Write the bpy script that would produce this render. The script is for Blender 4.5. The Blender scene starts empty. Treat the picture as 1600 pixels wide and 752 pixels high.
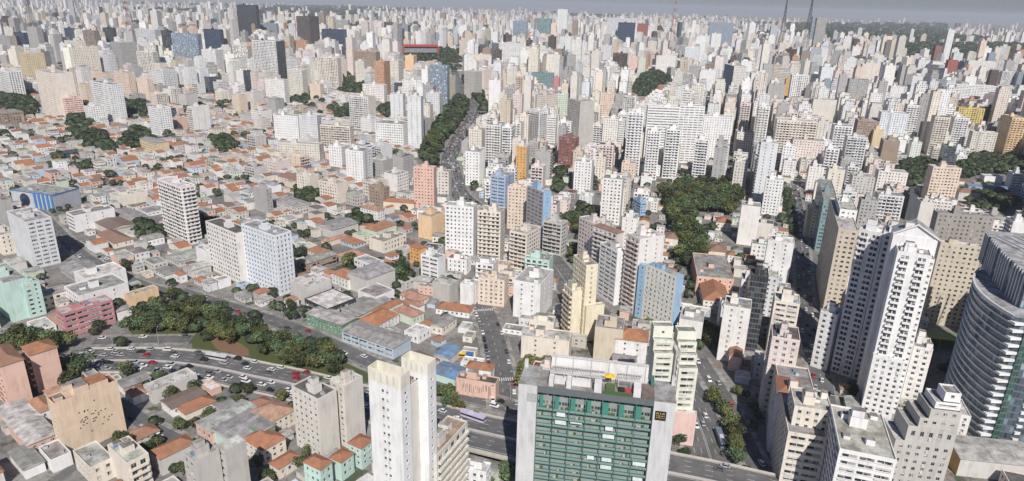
import bpy, math, random, re
import numpy as np
from mathutils import Vector, Matrix
R = math.radians
RND = random.Random(11)
C = bpy.context.scene.collection
SC = bpy.context.scene

# ------------------------------------------------------------------ camera, sky, sun, exposure
cam = bpy.data.objects.new('camera', bpy.data.cameras.new('camera'))
C.objects.link(cam)
EYE = Vector((0, 0, 180.0))
PITCH, ROLL = R(19.5), R(1.55)
fw = Vector((0, math.cos(PITCH), -math.sin(PITCH)))
r0 = Vector((1, 0, 0)); u0 = r0.cross(fw)
rt = r0 * math.cos(ROLL) + u0 * math.sin(ROLL); up = rt.cross(fw)
cam.matrix_world = Matrix(((rt.x, up.x, -fw.x, EYE.x), (rt.y, up.y, -fw.y, EYE.y), (rt.z, up.z, -fw.z, EYE.z), (0, 0, 0, 1)))
cam.data.sensor_width = 36.0
cam.data.lens = 36.0 * 1045.0 / 1600.0
cam.data.clip_start = 1.0
cam.data.clip_end = 90000.0
SC.camera = cam
SUN_EL, SUN_X, SUN_Y = R(44), 0.10, -0.99
world = bpy.data.worlds.new('World'); SC.world = world; world.use_nodes = True
wn = world.node_tree.nodes
sky = wn.new('ShaderNodeTexSky'); sky.sky_type = 'NISHITA'; sky.sun_disc = False
sky.sun_elevation = SUN_EL; sky.sun_rotation = math.atan2(SUN_X, SUN_Y)
sky.altitude = 0; sky.air_density = 1.0; sky.dust_density = 0.6; sky.ozone_density = 4.0
tint = wn.new('ShaderNodeMix'); tint.data_type = 'RGBA'; tint.blend_type = 'MULTIPLY'; tint.inputs[0].default_value = 1.0; tint.inputs[7].default_value = (0.88, 0.92, 1.14, 1)
world.node_tree.links.new(sky.outputs[0], tint.inputs[6]); world.node_tree.links.new(tint.outputs[2], wn['Background'].inputs[0])
wn['Background'].inputs[1].default_value = 0.052
sun = bpy.data.lights.new('sun', 'SUN'); sun.energy = 4.9; sun.angle = R(0.5); sun.color = (1.0, 0.95, 0.89)
so = bpy.data.objects.new('sun', sun); C.objects.link(so)
h = math.hypot(SUN_X, SUN_Y)
to_sun = Vector((SUN_X / h * math.cos(SUN_EL), SUN_Y / h * math.cos(SUN_EL), math.sin(SUN_EL)))
so.rotation_euler = (-to_sun).to_track_quat('-Z', 'Y').to_euler(); so.location = (0, 0, 600)
SC.view_settings.view_transform = 'Standard'; SC.view_settings.look = 'None'
SC.view_settings.exposure = 0.0; SC.view_settings.gamma = 1.0
HAZE = 5.6e-5
SC.cycles.max_bounces = 5; SC.cycles.volume_bounces = 0; SC.cycles.diffuse_bounces = 3

def project(x, y, z):
    d = Vector((x, y, z)) - EYE; k = d.dot(fw)
    if k < 1: k = 1
    return 800 + 1045 * d.dot(rt) / k, 376 - 1045 * d.dot(up) / k

# ------------------------------------------------------------------ materials
class NT:
    def __init__(s, name):
        s.m = bpy.data.materials.new(name); s.m.use_nodes = True
        s.t = s.m.node_tree; s.b = s.t.nodes['Principled BSDF']
        s.b.inputs['Roughness'].default_value = 0.85
        s.b.inputs['Specular IOR Level'].default_value = 0.3
    def n(s, typ, ins=None, **kw):
        nd = s.t.nodes.new(typ)
        for k, v in kw.items(): setattr(nd, k, v)
        for k, v in (ins or {}).items():
            if isinstance(v, bpy.types.NodeSocket): s.t.links.new(v, nd.inputs[k])
            else: nd.inputs[k].default_value = v
        return nd
    def math(s, op, a, b=0.0, c=None):
        i = {0: a, 1: b}
        if c is not None: i[2] = c
        return s.n('ShaderNodeMath', i, operation=op).outputs[0]
    def mix(s, f, a, b, bl='MIX'):
        nd = s.t.nodes.new('ShaderNodeMix'); nd.data_type = 'RGBA'; nd.blend_type = bl
        for k, v in ((0, f), (6, a), (7, b)):
            if isinstance(v, bpy.types.NodeSocket): s.t.links.new(v, nd.inputs[k])
            else: nd.inputs[k].default_value = v if k == 0 else (*v, 1)
        return nd.outputs[2]
    def out(s, k, v):
        if isinstance(v, bpy.types.NodeSocket): s.t.links.new(v, s.b.inputs[k])
        else: s.b.inputs[k].default_value = v
    def col(s): return s.n('ShaderNodeAttribute', attribute_name='Col').outputs['Color']
    def pos(s): return s.n('ShaderNodeNewGeometry').outputs['Position']
    def noise(s, sc, det=3.0, vec=None, rough=0.6):
        i = {'Scale': sc, 'Detail': det, 'Roughness': rough}
        i['Vector'] = vec if vec is not None else s.pos()
        return s.n('ShaderNodeTexNoise', i).outputs['Fac']
    def scaled(s, v, sc): return s.n('ShaderNodeVectorMath', {0: v, 1: sc}, operation='MULTIPLY').outputs[0]
    def ramp(s, f, a, b, lo, hi):
        return s.n('ShaderNodeMapRange', {0: f, 1: a, 2: b, 3: lo, 4: hi}).outputs[0]

def weathered(t, c, amt=0.30):
    p = t.pos()
    st = t.noise(1.0, 3, t.scaled(p, (0.9, 0.9, 0.10)))
    bl = t.noise(0.13, 4, p)
    f = t.math('MULTIPLY', t.ramp(st, 0.35, 0.7, 0.0, 1.0), t.ramp(bl, 0.38, 0.62, 0.12, 1.0))
    dirt = t.mix(1.0, c, (0.52, 0.51, 0.495), 'MULTIPLY')
    return t.mix(t.math('MULTIPLY', f, amt * 1.9), c, dirt)

def m_wall(name, amt=0.3, rough=0.85):
    t = NT(name); t.out('Base Color', weathered(t, t.col(), amt)); t.out('Roughness', rough); return t.m

def glasscol(t, u, v, dark=(0.03, 0.035, 0.042), lite=(0.34, 0.32, 0.29), thr=0.72, vec=None):
    if vec is None:
        vec = t.n('ShaderNodeCombineXYZ', {0: t.math('FLOOR', u), 1: t.math('FLOOR', v), 2: t.n('ShaderNodeObjectInfo').outputs['Random']}).outputs[0]
    wn_ = t.n('ShaderNodeTexWhiteNoise', {'Vector': vec}, noise_dimensions='3D')
    r = wn_.outputs['Value']
    c = t.mix(t.ramp(r, thr, 1.0, 0.0, 1.0), dark, lite)
    g = t.ramp(wn_.outputs['Color'], 0, 1, 0.5, 1.6)
    return t.mix(1.0, c, t.n('ShaderNodeCombineColor', {0: g, 1: g, 2: g}).outputs[0], 'MULTIPLY')

def m_grid(name, wu, v0, v1, mull=False, thr=0.72, dark=(0.03, 0.035, 0.042), lite=(0.34, 0.32, 0.29)):
    t = NT(name)
    uv = t.n('ShaderNodeSeparateXYZ', {0: t.n('ShaderNodeUVMap').outputs[0]})
    u, v = uv.outputs[0], uv.outputs[1]
    fu, fv = t.math('FRACT', u), t.math('FRACT', v)
    orr = t.n('ShaderNodeObjectInfo').outputs['Random']
    wv = t.math('ADD', wu * .36, t.math('MULTIPLY', orr, wu * .30))
    cw = t.n('ShaderNodeTexWhiteNoise', {'Vector': t.n('ShaderNodeCombineXYZ', {0: t.math('FLOOR', u), 1: orr}).outputs[0]}).outputs['Value']
    wv = t.math('MULTIPLY', wv, t.ramp(cw, 0, 1, .55, 1.25)) if not mull else wv
    mu = t.math('LESS_THAN', t.math('ABSOLUTE', t.math('SUBTRACT', fu, 0.5)), wv)
    mv = t.math('MULTIPLY', t.math('GREATER_THAN', fv, v0), t.math('LESS_THAN', fv, v1))
    m = t.math('MULTIPLY', mu, mv)
    if mull:
        f3 = t.math('FRACT', t.math('MULTIPLY', u, 3.0))
        m = t.math('MULTIPLY', m, t.math('GREATER_THAN', f3, 0.12))
        g = glasscol(t, t.math('MULTIPLY', u, 3.0), v, dark, lite, thr)
    else:
        g = glasscol(t, u, v, dark, lite, thr)
    c = t.mix(m, weathered(t, t.col(), 0.28), g)
    t.out('Base Color', c); t.out('Roughness', t.ramp(m, 0, 1, 0.85, 0.22))
    return t.m

def m_curtain(name):
    t = NT(name)
    uv = t.n('ShaderNodeSeparateXYZ', {0: t.n('ShaderNodeUVMap').outputs[0]})
    u, v = uv.outputs[0], uv.outputs[1]
    fu, fv = t.math('FRACT', t.math('MULTIPLY', u, 2.0)), t.math('FRACT', v)
    m = t.math('MULTIPLY', t.math('GREATER_THAN', fu, 0.1), t.math('GREATER_THAN', fv, 0.22))
    g = glasscol(t, t.math('MULTIPLY', u, 2.0), v, (0.7, 0.72, 0.75), (2.2, 2.1, 2.0), 0.85)
    g = t.mix(1.0, t.col(), g, 'MULTIPLY')
    fr = t.mix(0.6, t.col(), (0.16, 0.17, 0.18))
    t.out('Base Color', t.mix(m, fr, g)); t.out('Roughness', t.ramp(m, 0, 1, 0.5, 0.12))
    t.out('Specular IOR Level', 0.6)
    return t.m

def m_pane():
    t = NT('window_pane')
    p = t.n('ShaderNodeVectorMath', {0: t.pos(), 1: (1.6, 1.6, 2.9)}, operation='SNAP').outputs[0]
    c = glasscol(t, None, None, vec=p, thr=0.66)
    t.out('Base Color', c); t.out('Roughness', 0.12); t.out('Specular IOR Level', 0.6)
    return t.m

def m_roof():
    t = NT('roof_concrete'); p = t.pos()
    n1 = t.noise(0.22, 5, p); n2 = t.noise(1.1, 4, p)
    c = t.mix(t.ramp(n1, 0.38, 0.62, 0, 1), t.col(), t.mix(1.0, t.col(), (0.5, 0.47, 0.43), 'MULTIPLY'))
    c = t.mix(t.ramp(n2, 0.55, 0.72, 0, 0.6), c, (0.12, 0.115, 0.11))
    t.out('Base Color', c); t.out('Roughness', 0.9); return t.m

def m_tile():
    t = NT('clay_tiles')
    uv = t.n('ShaderNodeUVMap').outputs[0]
    w = t.n('ShaderNodeTexWave', {'Vector': uv, 'Scale': 0.9, 'Distortion': 0.4}, wave_type='BANDS', bands_direction='X').outputs['Fac']
    n1 = t.noise(0.35, 5); n2 = t.noise(2.2, 3)
    c = t.mix(t.ramp(n1, 0.35, 0.68, 0, 0.75), t.col(), (0.20, 0.12, 0.085))
    c = t.mix(t.ramp(n2, 0.45, 0.75, 0, 0.35), c, (0.50, 0.26, 0.15))
    c = t.mix(t.ramp(w, 0.0, 0.5, 0.35, 0.0), c, (0.13, 0.065, 0.04))
    t.out('Base Color', c)
    t.t.links.new(t.n('ShaderNodeBump', {'Height': w, 'Strength': 0.5, 'Distance': 0.1}).outputs[0], t.b.inputs['Normal'])
    return t.m

def m_tin():
    t = NT('corrugated_sheet')
    uv = t.n('ShaderNodeUVMap').outputs[0]
    w = t.n('ShaderNodeTexWave', {'Vector': uv, 'Scale': 0.7, 'Distortion': 0.1}, wave_type='BANDS', bands_direction='X').outputs['Fac']
    n1 = t.noise(0.28, 5)
    ns = t.noise(1.0, 3, t.scaled(uv, (1.4, 0.12, 1)))
    c = t.mix(t.ramp(n1, 0.36, 0.66, 0, 0.8), t.col(), (0.17, 0.155, 0.14))
    c = t.mix(t.ramp(ns, 0.5, 0.72, 0, 0.55), c, (0.10, 0.09, 0.08))
    t.out('Base Color', c); t.out('Roughness', 0.7)
    t.t.links.new(t.n('ShaderNodeBump', {'Height': w, 'Strength': 0.4, 'Distance': 0.08}).outputs[0], t.b.inputs['Normal'])
    return t.m

def m_plain(name, rough=0.7, noise=0.25, spec=0.3):
    t = NT(name); n1 = t.noise(0.9, 3)
    t.out('Base Color', t.mix(t.ramp(n1, 0.4, 0.7, 0, noise), t.col(), (0.09, 0.085, 0.08)))
    t.out('Roughness', rough); t.out('Specular IOR Level', spec); return t.m

def m_leaf():
    t = NT('foliage')
    c = t.mix(1.0, t.col(), t.n('ShaderNodeObjectInfo').outputs['Color'], 'MULTIPLY')
    t.out('Base Color', c); t.out('Roughness', 0.6)
    return t.m

def m_ground():
    t = NT('city_ground'); p = t.pos()
    n1 = t.noise(0.035, 6, p); n2 = t.noise(0.35, 5, p); n3 = t.noise(0.004, 3, p)
    c = t.mix(t.ramp(n1, 0.35, 0.65, 0, 1), (0.16, 0.155, 0.15), (0.30, 0.28, 0.255))
    c = t.mix(t.ramp(n2, 0.48, 0.62, 0, 0.55), c, (0.10, 0.098, 0.095))
    c = t.mix(t.ramp(t.noise(0.11, 4, p), 0.60, 0.66, 0, 0.7), c, (0.27, 0.17, 0.12))
    c = t.mix(t.ramp(t.noise(0.06, 4, p), 0.58, 0.64, 0, 0.85), c, (0.05, 0.07, 0.033))
    vo = t.n('ShaderNodeTexVoronoi', {'Vector': p, 'Scale': 0.035}, feature='F1')
    vc = t.n('ShaderNodeSeparateColor', {0: vo.outputs['Color']}).outputs[0]
    city = t.mix(t.ramp(vc, 0.55, 0.6, 0, 1), (0.34, 0.32, 0.30), (0.30, 0.19, 0.14))
    city = t.mix(t.ramp(t.noise(0.003, 4, p), 0.52, 0.58, 0, 0.9), city, (0.05, 0.07, 0.04))
    d = t.n('ShaderNodeVectorMath', {0: p}, operation='LENGTH').outputs['Value']
    t.out('Base Color', t.mix(t.ramp(d, 1300, 2200, 0, 1), c, city)); t.out('Roughness', 0.95)
    return t.m

def m_asphalt():
    t = NT('asphalt'); n1 = t.noise(0.12, 5); n2 = t.noise(1.5, 3)
    c = t.mix(t.ramp(n1, 0.35, 0.65, 0, 1), (0.105, 0.104, 0.104), (0.165, 0.162, 0.158))
    c = t.mix(t.ramp(n2, 0.5, 0.7, 0, 0.4), c, (0.075, 0.075, 0.077))
    t.out('Base Color', c); t.out('Roughness', 0.9); return t.m

def m_carpaint():
    t = NT('car_paint'); t.out('Base Color', t.n('ShaderNodeObjectInfo').outputs['Color']); t.out('Roughness', 0.3)
    t.out('Coat Weight', 0.6); return t.m

M = dict(wall=m_wall('painted_render'), grid=m_grid('window_grid', 0.40, 0.34, 0.74, dark=(.055,.058,.062), lite=(.42,.40,.37), thr=.6), door=m_grid('balcony_doors', 0.62, 0.10, 0.74, thr=0.55, dark=(.06,.062,.066), lite=(.40,.38,.35)),
         strip=m_grid('window_strips', 0.92, 0.36, 0.74, True, 0.65, dark=(.055,.06,.065), lite=(.4,.38,.36)), glass=m_curtain('curtain_glass'), pane=m_pane(), roof=m_roof(),
         tile=m_tile(), tin=m_tin(), plain=m_plain('plain_paint'), metal=m_plain('painted_metal', 0.4, 0.15, 0.5), leaf=m_leaf(),
         ground=m_ground(), asphalt=m_asphalt(), car=m_carpaint(), gloss=m_plain('gloss_glass', 0.1, 0.05, 0.7))

# ------------------------------------------------------------------ mesh building
class MB:
    def __init__(s): s.v = []; s.f = []; s.uv = []; s.c = []; s.m = []
    def face(s, pts, mat, col, uv=None):
        i = len(s.v); n = len(pts); s.v += [tuple(p) for p in pts]; s.f.append(tuple(range(i, i + n)))
        s.uv += uv if uv else [(0, 0)] * n
        s.c.append(col); s.m.append(mat)
    def box(s, x0, x1, y0, y1, z0, z1, mat, col, bottom=False, top=None):
        a = [(x0, y0), (x1, y0), (x1, y1), (x0, y1)]
        for k in range(4):
            p, q = a[k], a[(k + 1) % 4]
            L = math.hypot(q[0] - p[0], q[1] - p[1])
            s.face([(*p, z0), (*q, z0), (*q, z1), (*p, z1)], mat, col, [(0, 0), (L / 3, 0), (L / 3, (z1 - z0) / 3), (0, (z1 - z0) / 3)])
        t = top or (mat, col)
        s.face([(x, y, z1) for x, y in a], t[0], t[1], [(x, y) for x, y in a])
        if bottom: s.face([(x, y, z0) for x, y in reversed(a)], mat, col)
    def obox(s, O, U, N, u0, u1, n0, n1, z0, z1, mat, col):
        P = lambda u, n, z: (O[0] + U[0] * u + N[0] * n, O[1] + U[1] * u + N[1] * n, z)
        q = [P(u0, n0, 0), P(u0, n1, 0), P(u1, n1, 0), P(u1, n0, 0)]
        if (q[1][0] - q[0][0]) * (q[2][1] - q[1][1]) - (q[1][1] - q[0][1]) * (q[2][0] - q[1][0]) < 0: q.reverse()
        for k in range(4):
            a, b = q[k], q[(k + 1) % 4]
            s.face([(a[0], a[1], z0), (b[0], b[1], z0), (b[0], b[1], z1), (a[0], a[1], z1)], mat, col)
        s.face([(a[0], a[1], z1) for a in q], mat, col); s.face([(a[0], a[1], z0) for a in reversed(q)], mat, col)
    def tube(s, p, q, r0, r1, n, mat, col):
        p, q = Vector(p), Vector(q); d = (q - p).normalized()
        a = d.orthogonal().normalized(); b = d.cross(a)
        ring = lambda c, r: [c + (a * math.cos(2 * math.pi * k / n) + b * math.sin(2 * math.pi * k / n)) * r for k in range(n)]
        A, B = ring(p, r0), ring(q, r1)
        for k in range(n): s.face([A[k], A[(k + 1) % n], B[(k + 1) % n], B[k]], mat, col)
        s.face(list(reversed(A)), mat, col); s.face(B, mat, col)
    def build(s, name, parent=None, loc=None):
        me = bpy.data.meshes.new(name)
        keys = sorted(set(s.m)); ix = {k: i for i, k in enumerate(keys)}
        me.from_pydata(s.v, [], s.f)
        for k in keys: me.materials.append(M[k])
        if len(keys) > 1: me.polygons.foreach_set('material_index', [ix[k] for k in s.m])
        uvl = me.uv_layers.new(name='UVMap'); uvl.data.foreach_set('uv', np.array(s.uv, dtype=np.float32).ravel())
        ca = me.color_attributes.new('Col', 'FLOAT_COLOR', 'CORNER')
        n = [len(f) for f in s.f]
        cc = np.repeat(np.array([(*c[:3], 1.0) for c in s.c], dtype=np.float32), n, axis=0)
        ca.data.foreach_set('color', cc.ravel())
        me.update()
        o = bpy.data.objects.new(name, me); C.objects.link(o)
        if parent: o.parent = parent
        if loc: o.location = loc
        return o

def tag(o, label, cat, group=None):
    o['label'] = label; o['category'] = cat
    if group: o['group'] = group
    return o
def thing(name, label, cat, loc=(0, 0, 0), rot=0.0, group=None):
    o = bpy.data.objects.new(name, None); C.objects.link(o); o.location = loc; o.rotation_euler = (0, 0, rot)
    o.empty_display_size = 1
    return tag(o, label, cat, group)
def structure(o): o['kind'] = 'structure'; return o
def stuff(o): o['kind'] = 'stuff'; return o
def inst(src, parent=None, loc=(0, 0, 0), rotz=0.0, scale=None):
    o = src.copy(); C.objects.link(o); o.parent = parent; o.location = loc; o.rotation_euler = (0, 0, rotz)
    if scale: o.scale = scale
    return o
def meshcopy(me, name, parent, loc, rotz=0.0, scale=None):
    o = bpy.data.objects.new(name, me); C.objects.link(o); o.parent = parent; o.location = loc; o.rotation_euler = (0, 0, rotz)
    if scale: o.scale = scale
    return o
def jit(c, a=0.04, r=RND):
    k = 1 + r.uniform(-a, a); return tuple(max(0, min(1, x * k * (1 + r.uniform(-a, a) * 0.3))) for x in c)
COL = dict(white=(0.82, 0.815, 0.8), ivory=(0.8, 0.775, 0.73), cream=(0.78, 0.715, 0.62), ecru=(0.7, 0.665, 0.6), beige=(0.62, 0.55, 0.44), buff=(0.74, 0.58, 0.43), putty=(0.6, 0.58, 0.545), grey=(0.44, 0.43, 0.42), concrete=(0.52, 0.5, 0.46), whitegrey=(0.7, 0.71, 0.715), salmon=(0.72, 0.5, 0.41), pink=(0.78, 0.56, 0.5), blush=(0.74, 0.65, 0.61), peach=(0.76, 0.63, 0.52), apricot=(0.8, 0.58, 0.36), orange=(0.75, 0.42, 0.16), amber=(0.66, 0.4, 0.15), mustard=(0.66, 0.55, 0.36), yellow=(0.7, 0.55, 0.2), paleyellow=(0.8, 0.73, 0.55), sienna=(0.55, 0.33, 0.21), brick=(0.33, 0.13, 0.1), red=(0.6, 0.16, 0.18), maroon=(0.3, 0.14, 0.12), raspberry=(0.56, 0.25, 0.26), brown=(0.36, 0.28, 0.22), darkbrown=(0.12, 0.09, 0.08), mint=(0.55, 0.73, 0.66), palegreen=(0.64, 0.7, 0.58), green=(0.18, 0.32, 0.22), teal=(0.22, 0.34, 0.35), lightblue=(0.5, 0.6, 0.7), paleblue=(0.74, 0.78, 0.82), sky=(0.33, 0.5, 0.68), slab=(0.82, 0.81, 0.75), steelblue=(0.4, 0.5, 0.66), steel=(0.3, 0.36, 0.42), bluegrey=(0.5, 0.53, 0.56), navy=(0.04, 0.06, 0.11), dark=(0.05, 0.055, 0.06), chequer=(0.36, 0.33, 0.3))
ROOFCOL = dict(f=(.42, .41, .395), w=(.70, .69, .67), t=(.43, .19, .10), g=(.42, .41, .395), b=(.20, .13, .10), B=(.17, .33, .54), k=(.14, .135, .13), r=(.26, .11, .09), T=(.44, .33, .24))
DK = (.035, .04, .045)

# window: frame ring, pane set back, sill; unit size 1 x 1, scaled. variants: bare, half blind, shutter, with cooler box
def window_mesh(kind):
    b = MB(); fc = (.62, .61, .58) if kind != 2 else (.30, .29, .28); w = .06
    b.face([(-.5 + w, .02, w), (.5 - w, .02, w), (.5 - w, .02, 1 - w), (-.5 + w, .02, 1 - w)], 'pane', DK)
    for (x0, x1, z0, z1) in ((-.5, .5, 0, w), (-.5, .5, 1 - w, 1), (-.5, -.5 + w, w, 1 - w), (.5 - w, .5, w, 1 - w), (-.02, .02, w, 1 - w)):
        b.face([(x0, 0, z0), (x1, 0, z0), (x1, 0, z1), (x0, 0, z1)], 'plain', fc)
    b.box(-.56, .56, -.36, -.215, -.09, -.005, 'plain', (.58, .56, .53), True)
    if kind == 1: b.face([(-.5 + w, .01, .45), (.5 - w, .01, .45), (.5 - w, .01, 1 - w), (-.5 + w, .01, 1 - w)], 'plain', (.62, .60, .55))
    if kind == 3: b.face([(.02, .01, w), (.5 - w, .01, w), (.5 - w, .01, 1 - w), (.02, .01, 1 - w)], 'plain', (.40, .38, .35))
    if kind == 4: b.box(-.42, .08, -.62, -.225, -.52, -.12, 'plain', (.66, .65, .62), True)
    o = b.build('window'); me = o.data; bpy.data.objects.remove(o); return me
WIN = [window_mesh(k) for k in (0, 1, 2, 3, 4)]

def facade(mb, O, U, N, W, z0, z1, style, col, near, wins, bals, relief=0):
    """one flat wall from O along U (N outward) between heights z0 and z1"""
    P = lambda u, z, n=0.0: (O[0] + U[0] * u + N[0] * n, O[1] + U[1] * u + N[1] * n, z)
    H = z1 - z0
    def quad(u0, u1, a, b, mat, fl=1.0, bw=1.0, c=col):
        nu = max(1, round((u1 - u0) / bw)) if mat != 'wall' else (u1 - u0) / 3
        mb.face([P(u0, a), P(u1, a), P(u1, b), P(u0, b)], mat, c, [(0, 0), (nu, 0), (nu, fl), (0, fl)])
    if style == 'n' or W < 1.6 or H < 2.2: quad(0, W, z0, z1, 'wall'); return
    g0 = 0.6 if H < 9 else 1.0
    top = z1 - (0.9 if H > 5 else 0.5)
    fl = max(1, round((top - z0 - g0) / 3.0)); fh = (top - z0 - g0) / fl
    if style == 'g':
        quad(0, W, z0, z0 + g0, 'wall'); quad(0, W, z0 + g0, top, 'glass', fl, 3.0); quad(0, W, top, z1, 'wall'); return
    bw = {'w': 3.1, 'f': 3.0, 'b': 3.6, 's': 5.5, 'p': 3.0, 'h': 3.0}[style]
    e0 = 0.6
    if style == 'p':
        cols = [W / 2 - .8, W / 2 + .8]; ww, v0, wh = .95, .36, 1.15
    elif style == 'h':
        n = max(1, round(W / 6.2)); cols = [W * (j + .5) / n + q for j in range(n) for q in (-.85, .85)]; ww, v0, wh = 1.3, .10, fh * .62
    elif style == 'f':
        k = 1 if W < 9 else 2
        cols = [W * (0.5 if k == 1 else (0.3, 0.7)[j]) for j in range(k)]
        ww, v0, wh = 1.1, .38, 1.1
    else:
        nb = max(1, round((W - 2 * e0) / bw)); bw = (W - 2 * e0) / nb
        cols = [e0 + bw * (j + .5) for j in range(nb)]
        ww = bw * {'w': .42, 'b': .6, 's': .9}[style]; v0, wh = {'w': (.32, fh * .46), 'b': (.08, fh * .72), 's': (.34, fh * .44)}[style]
    if not near:
        if style in 'fp':
            last = 0
            for c in cols:
                quad(last, c - 1.2, z0, z1, 'wall'); quad(c - 1.2, c + 1.2, z0, z0 + g0, 'wall'); quad(c - 1.2, c + 1.2, top, z1, 'wall')
                quad(c - 1.2, c + 1.2, z0 + g0, top, 'grid', fl, 2.4); last = c + 1.2
            quad(last, W, z0, z1, 'wall')
        else:
            quad(0, W, z0, z0 + g0, 'wall'); quad(0, W, top, z1, 'wall')
            quad(0, e0, z0 + g0, top, 'wall'); quad(W - e0, W, z0 + g0, top, 'wall')
            quad(e0, W - e0, z0 + g0, top, {'w': 'grid', 'b': 'door', 's': 'strip'}[style], fl, bw)
    else:
        dp = 0.22
        us = [0] + [x for c in cols for x in (c - ww / 2, c + ww / 2)] + [W]
        quad(0, W, z0, z0 + g0, 'wall'); quad(0, W, top, z1, 'wall')
        for k in range(0, len(us), 2): quad(us[k], us[k + 1], z0 + g0, top, 'wall')
        for c in cols:
            a, b = c - ww / 2, c + ww / 2
            zl = z0 + g0
            for f_ in range(fl):
                s0 = z0 + g0 + f_ * fh + v0 * fh; s1 = s0 + wh
                quad(a, b, zl, s0, 'wall'); zl = s1
                mb.face([P(a, s0), P(b, s0), P(b, s0, -dp), P(a, s0, -dp)], 'wall', col)
                mb.face([P(a, s1, -dp), P(b, s1, -dp), P(b, s1), P(a, s1)], 'wall', col)
                mb.face([P(a, s0, -dp), P(a, s1, -dp), P(a, s1), P(a, s0)], 'wall', col)
                mb.face([P(b, s0), P(b, s1), P(b, s1, -dp), P(b, s0, -dp)], 'wall', col)
                wins.append((P(c, s0, -dp + .015), U, ww, wh))
            quad(a, b, zl, top, 'wall')
    if relief and style in 'wsf' and fl > 2:
        lc = tuple(c * .93 for c in col)
        if relief == 1:
            for f_ in range(fl + 1): mb.obox((O[0], O[1]), U, N, .01, W - .01, .004, .13, z0 + g0 + f_ * fh - .12, z0 + g0 + f_ * fh + .06, 'wall', lc)
        elif relief == 2 and style == 'w':
            for j in range(nb + 1): mb.obox((O[0], O[1]), U, N, e0 + bw * j - .16, e0 + bw * j + .16, .004, .26, z0 + .3, top, 'wall', lc)
        elif relief == 3 and W > 7:
            cx_ = W * (.5 if int(W * 10) % 2 else .32); k_ = .62
            j = min(nb - 1, int(cx_ / bw)) if style == 'w' else 0
            if style == 'w': mb.obox((O[0], O[1]), U, N, e0 + bw * j + .05, e0 + bw * (j + 1) - .05, .004, .10, z0 + .3, z1 - .02, 'wall', tuple(c * k_ for c in col)) 
    if style == 'h' and bals is not None:
        for c in cols[::2]:
            for f_ in range(1, fl): bals.append((P(c + .85, z0 + g0 + f_ * fh - .15, 0.006), U, N, 3.4))
    if style == 'b' and bals is not None:
        nb_ = max(1, round(W / 8.0)); L = (W - 1.0) / nb_
        for f_ in range(1 if fl > 2 else 0, fl):
            z = z0 + g0 + f_ * fh - .15
            for j in range(nb_):
                bals.append((P(.5 + L * (j + .5), z, 0.006), U, N, L - .5))

def roof_on(mb, x0, x1, y0, y1, z, kind, col, near=True):
    """roof over the local rectangle, eaves at z"""
    W, D = x1 - x0, y1 - y0
    if kind in 'fwkrT':
        w = .28 if min(W, D) > 3 else .15
        zz = z - .55
        mb.face([(x0 + w, y0 + w, zz), (x1 - w, y0 + w, zz), (x1 - w, y1 - w, zz), (x0 + w, y1 - w, zz)], 'roof', col)
        return
    e = .45; x0 -= e; x1 += e; y0 -= e; y1 += e; W += 2 * e; D += 2 * e
    mat = 'tile' if kind == 't' else 'tin'
    along = W >= D
    hw = min(W, D) / 2; rise = hw * (.48 if kind == 't' else .16); zt = z + rise; z -= .02
    def uvq(pts, ax): return [((p[0] if ax else p[1]), (p[1] if ax else p[0])) for p in pts]
    hip = kind == 't'
    k = hw * .9 if hip and max(W, D) > 1.15 * min(W, D) else (0.0 if not hip else hw * .98)
    if along:
        yc = (y0 + y1) / 2; A, B = (x0 + k, yc, zt), (x1 - k, yc, zt)
    else:
        xc = (x0 + x1) / 2; A, B = (xc, y0 + k, zt), (xc, y1 - k, zt)
    c = [(x0, y0, z), (x1, y0, z), (x1, y1, z), (x0, y1, z)]
    if along: F = [[c[0], c[1], B, A], [c[2], c[3], A, B], [c[1], c[2], B], [c[3], c[0], A]]
    else: F = [[c[1], c[2], B, A], [c[3], c[0], A, B], [c[0], c[1], A], [c[2], c[3], B]]
    for i, p in enumerate(F):
        if i >= 2 and not hip: mb.face(p, 'wall', (.55, .52, .48)); continue
        mb.face(p, mat, col, uvq(p, along if i < 2 else not along))
    mb.face([(p[0], p[1], p[2] - .12) for p in reversed(c)], 'wall', (.4, .36, .32))
    for i in range(4):
        a, b = c[i], c[(i + 1) % 4]
        mb.face([(a[0], a[1], a[2] - .12), (b[0], b[1], b[2] - .12), b, a], 'wall', (.45, .36, .30))

_bal = {}
def balcony_mesh(L, col, near):
    key = (round(L * 2) / 2, tuple(round(c, 2) for c in col), near)
    if key not in _bal:
        L = key[0]; b = MB(); d = 1.1
        b.box(-L / 2, L / 2, -d, 0, 0, .16, 'wall', col, True)
        for (x0, x1, y0, y1) in ((-L / 2, L / 2, -d, -d + .1), (-L / 2, -L / 2 + .1, -d + .1, 0), (L / 2 - .1, L / 2, -d + .1, 0)):
            b.box(x0, x1, y0, y1, .16, 1.1, 'wall', col)
        o = b.build('balcony'); _bal[key] = o.data; bpy.data.objects.remove(o)
    return _bal[key]

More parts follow.
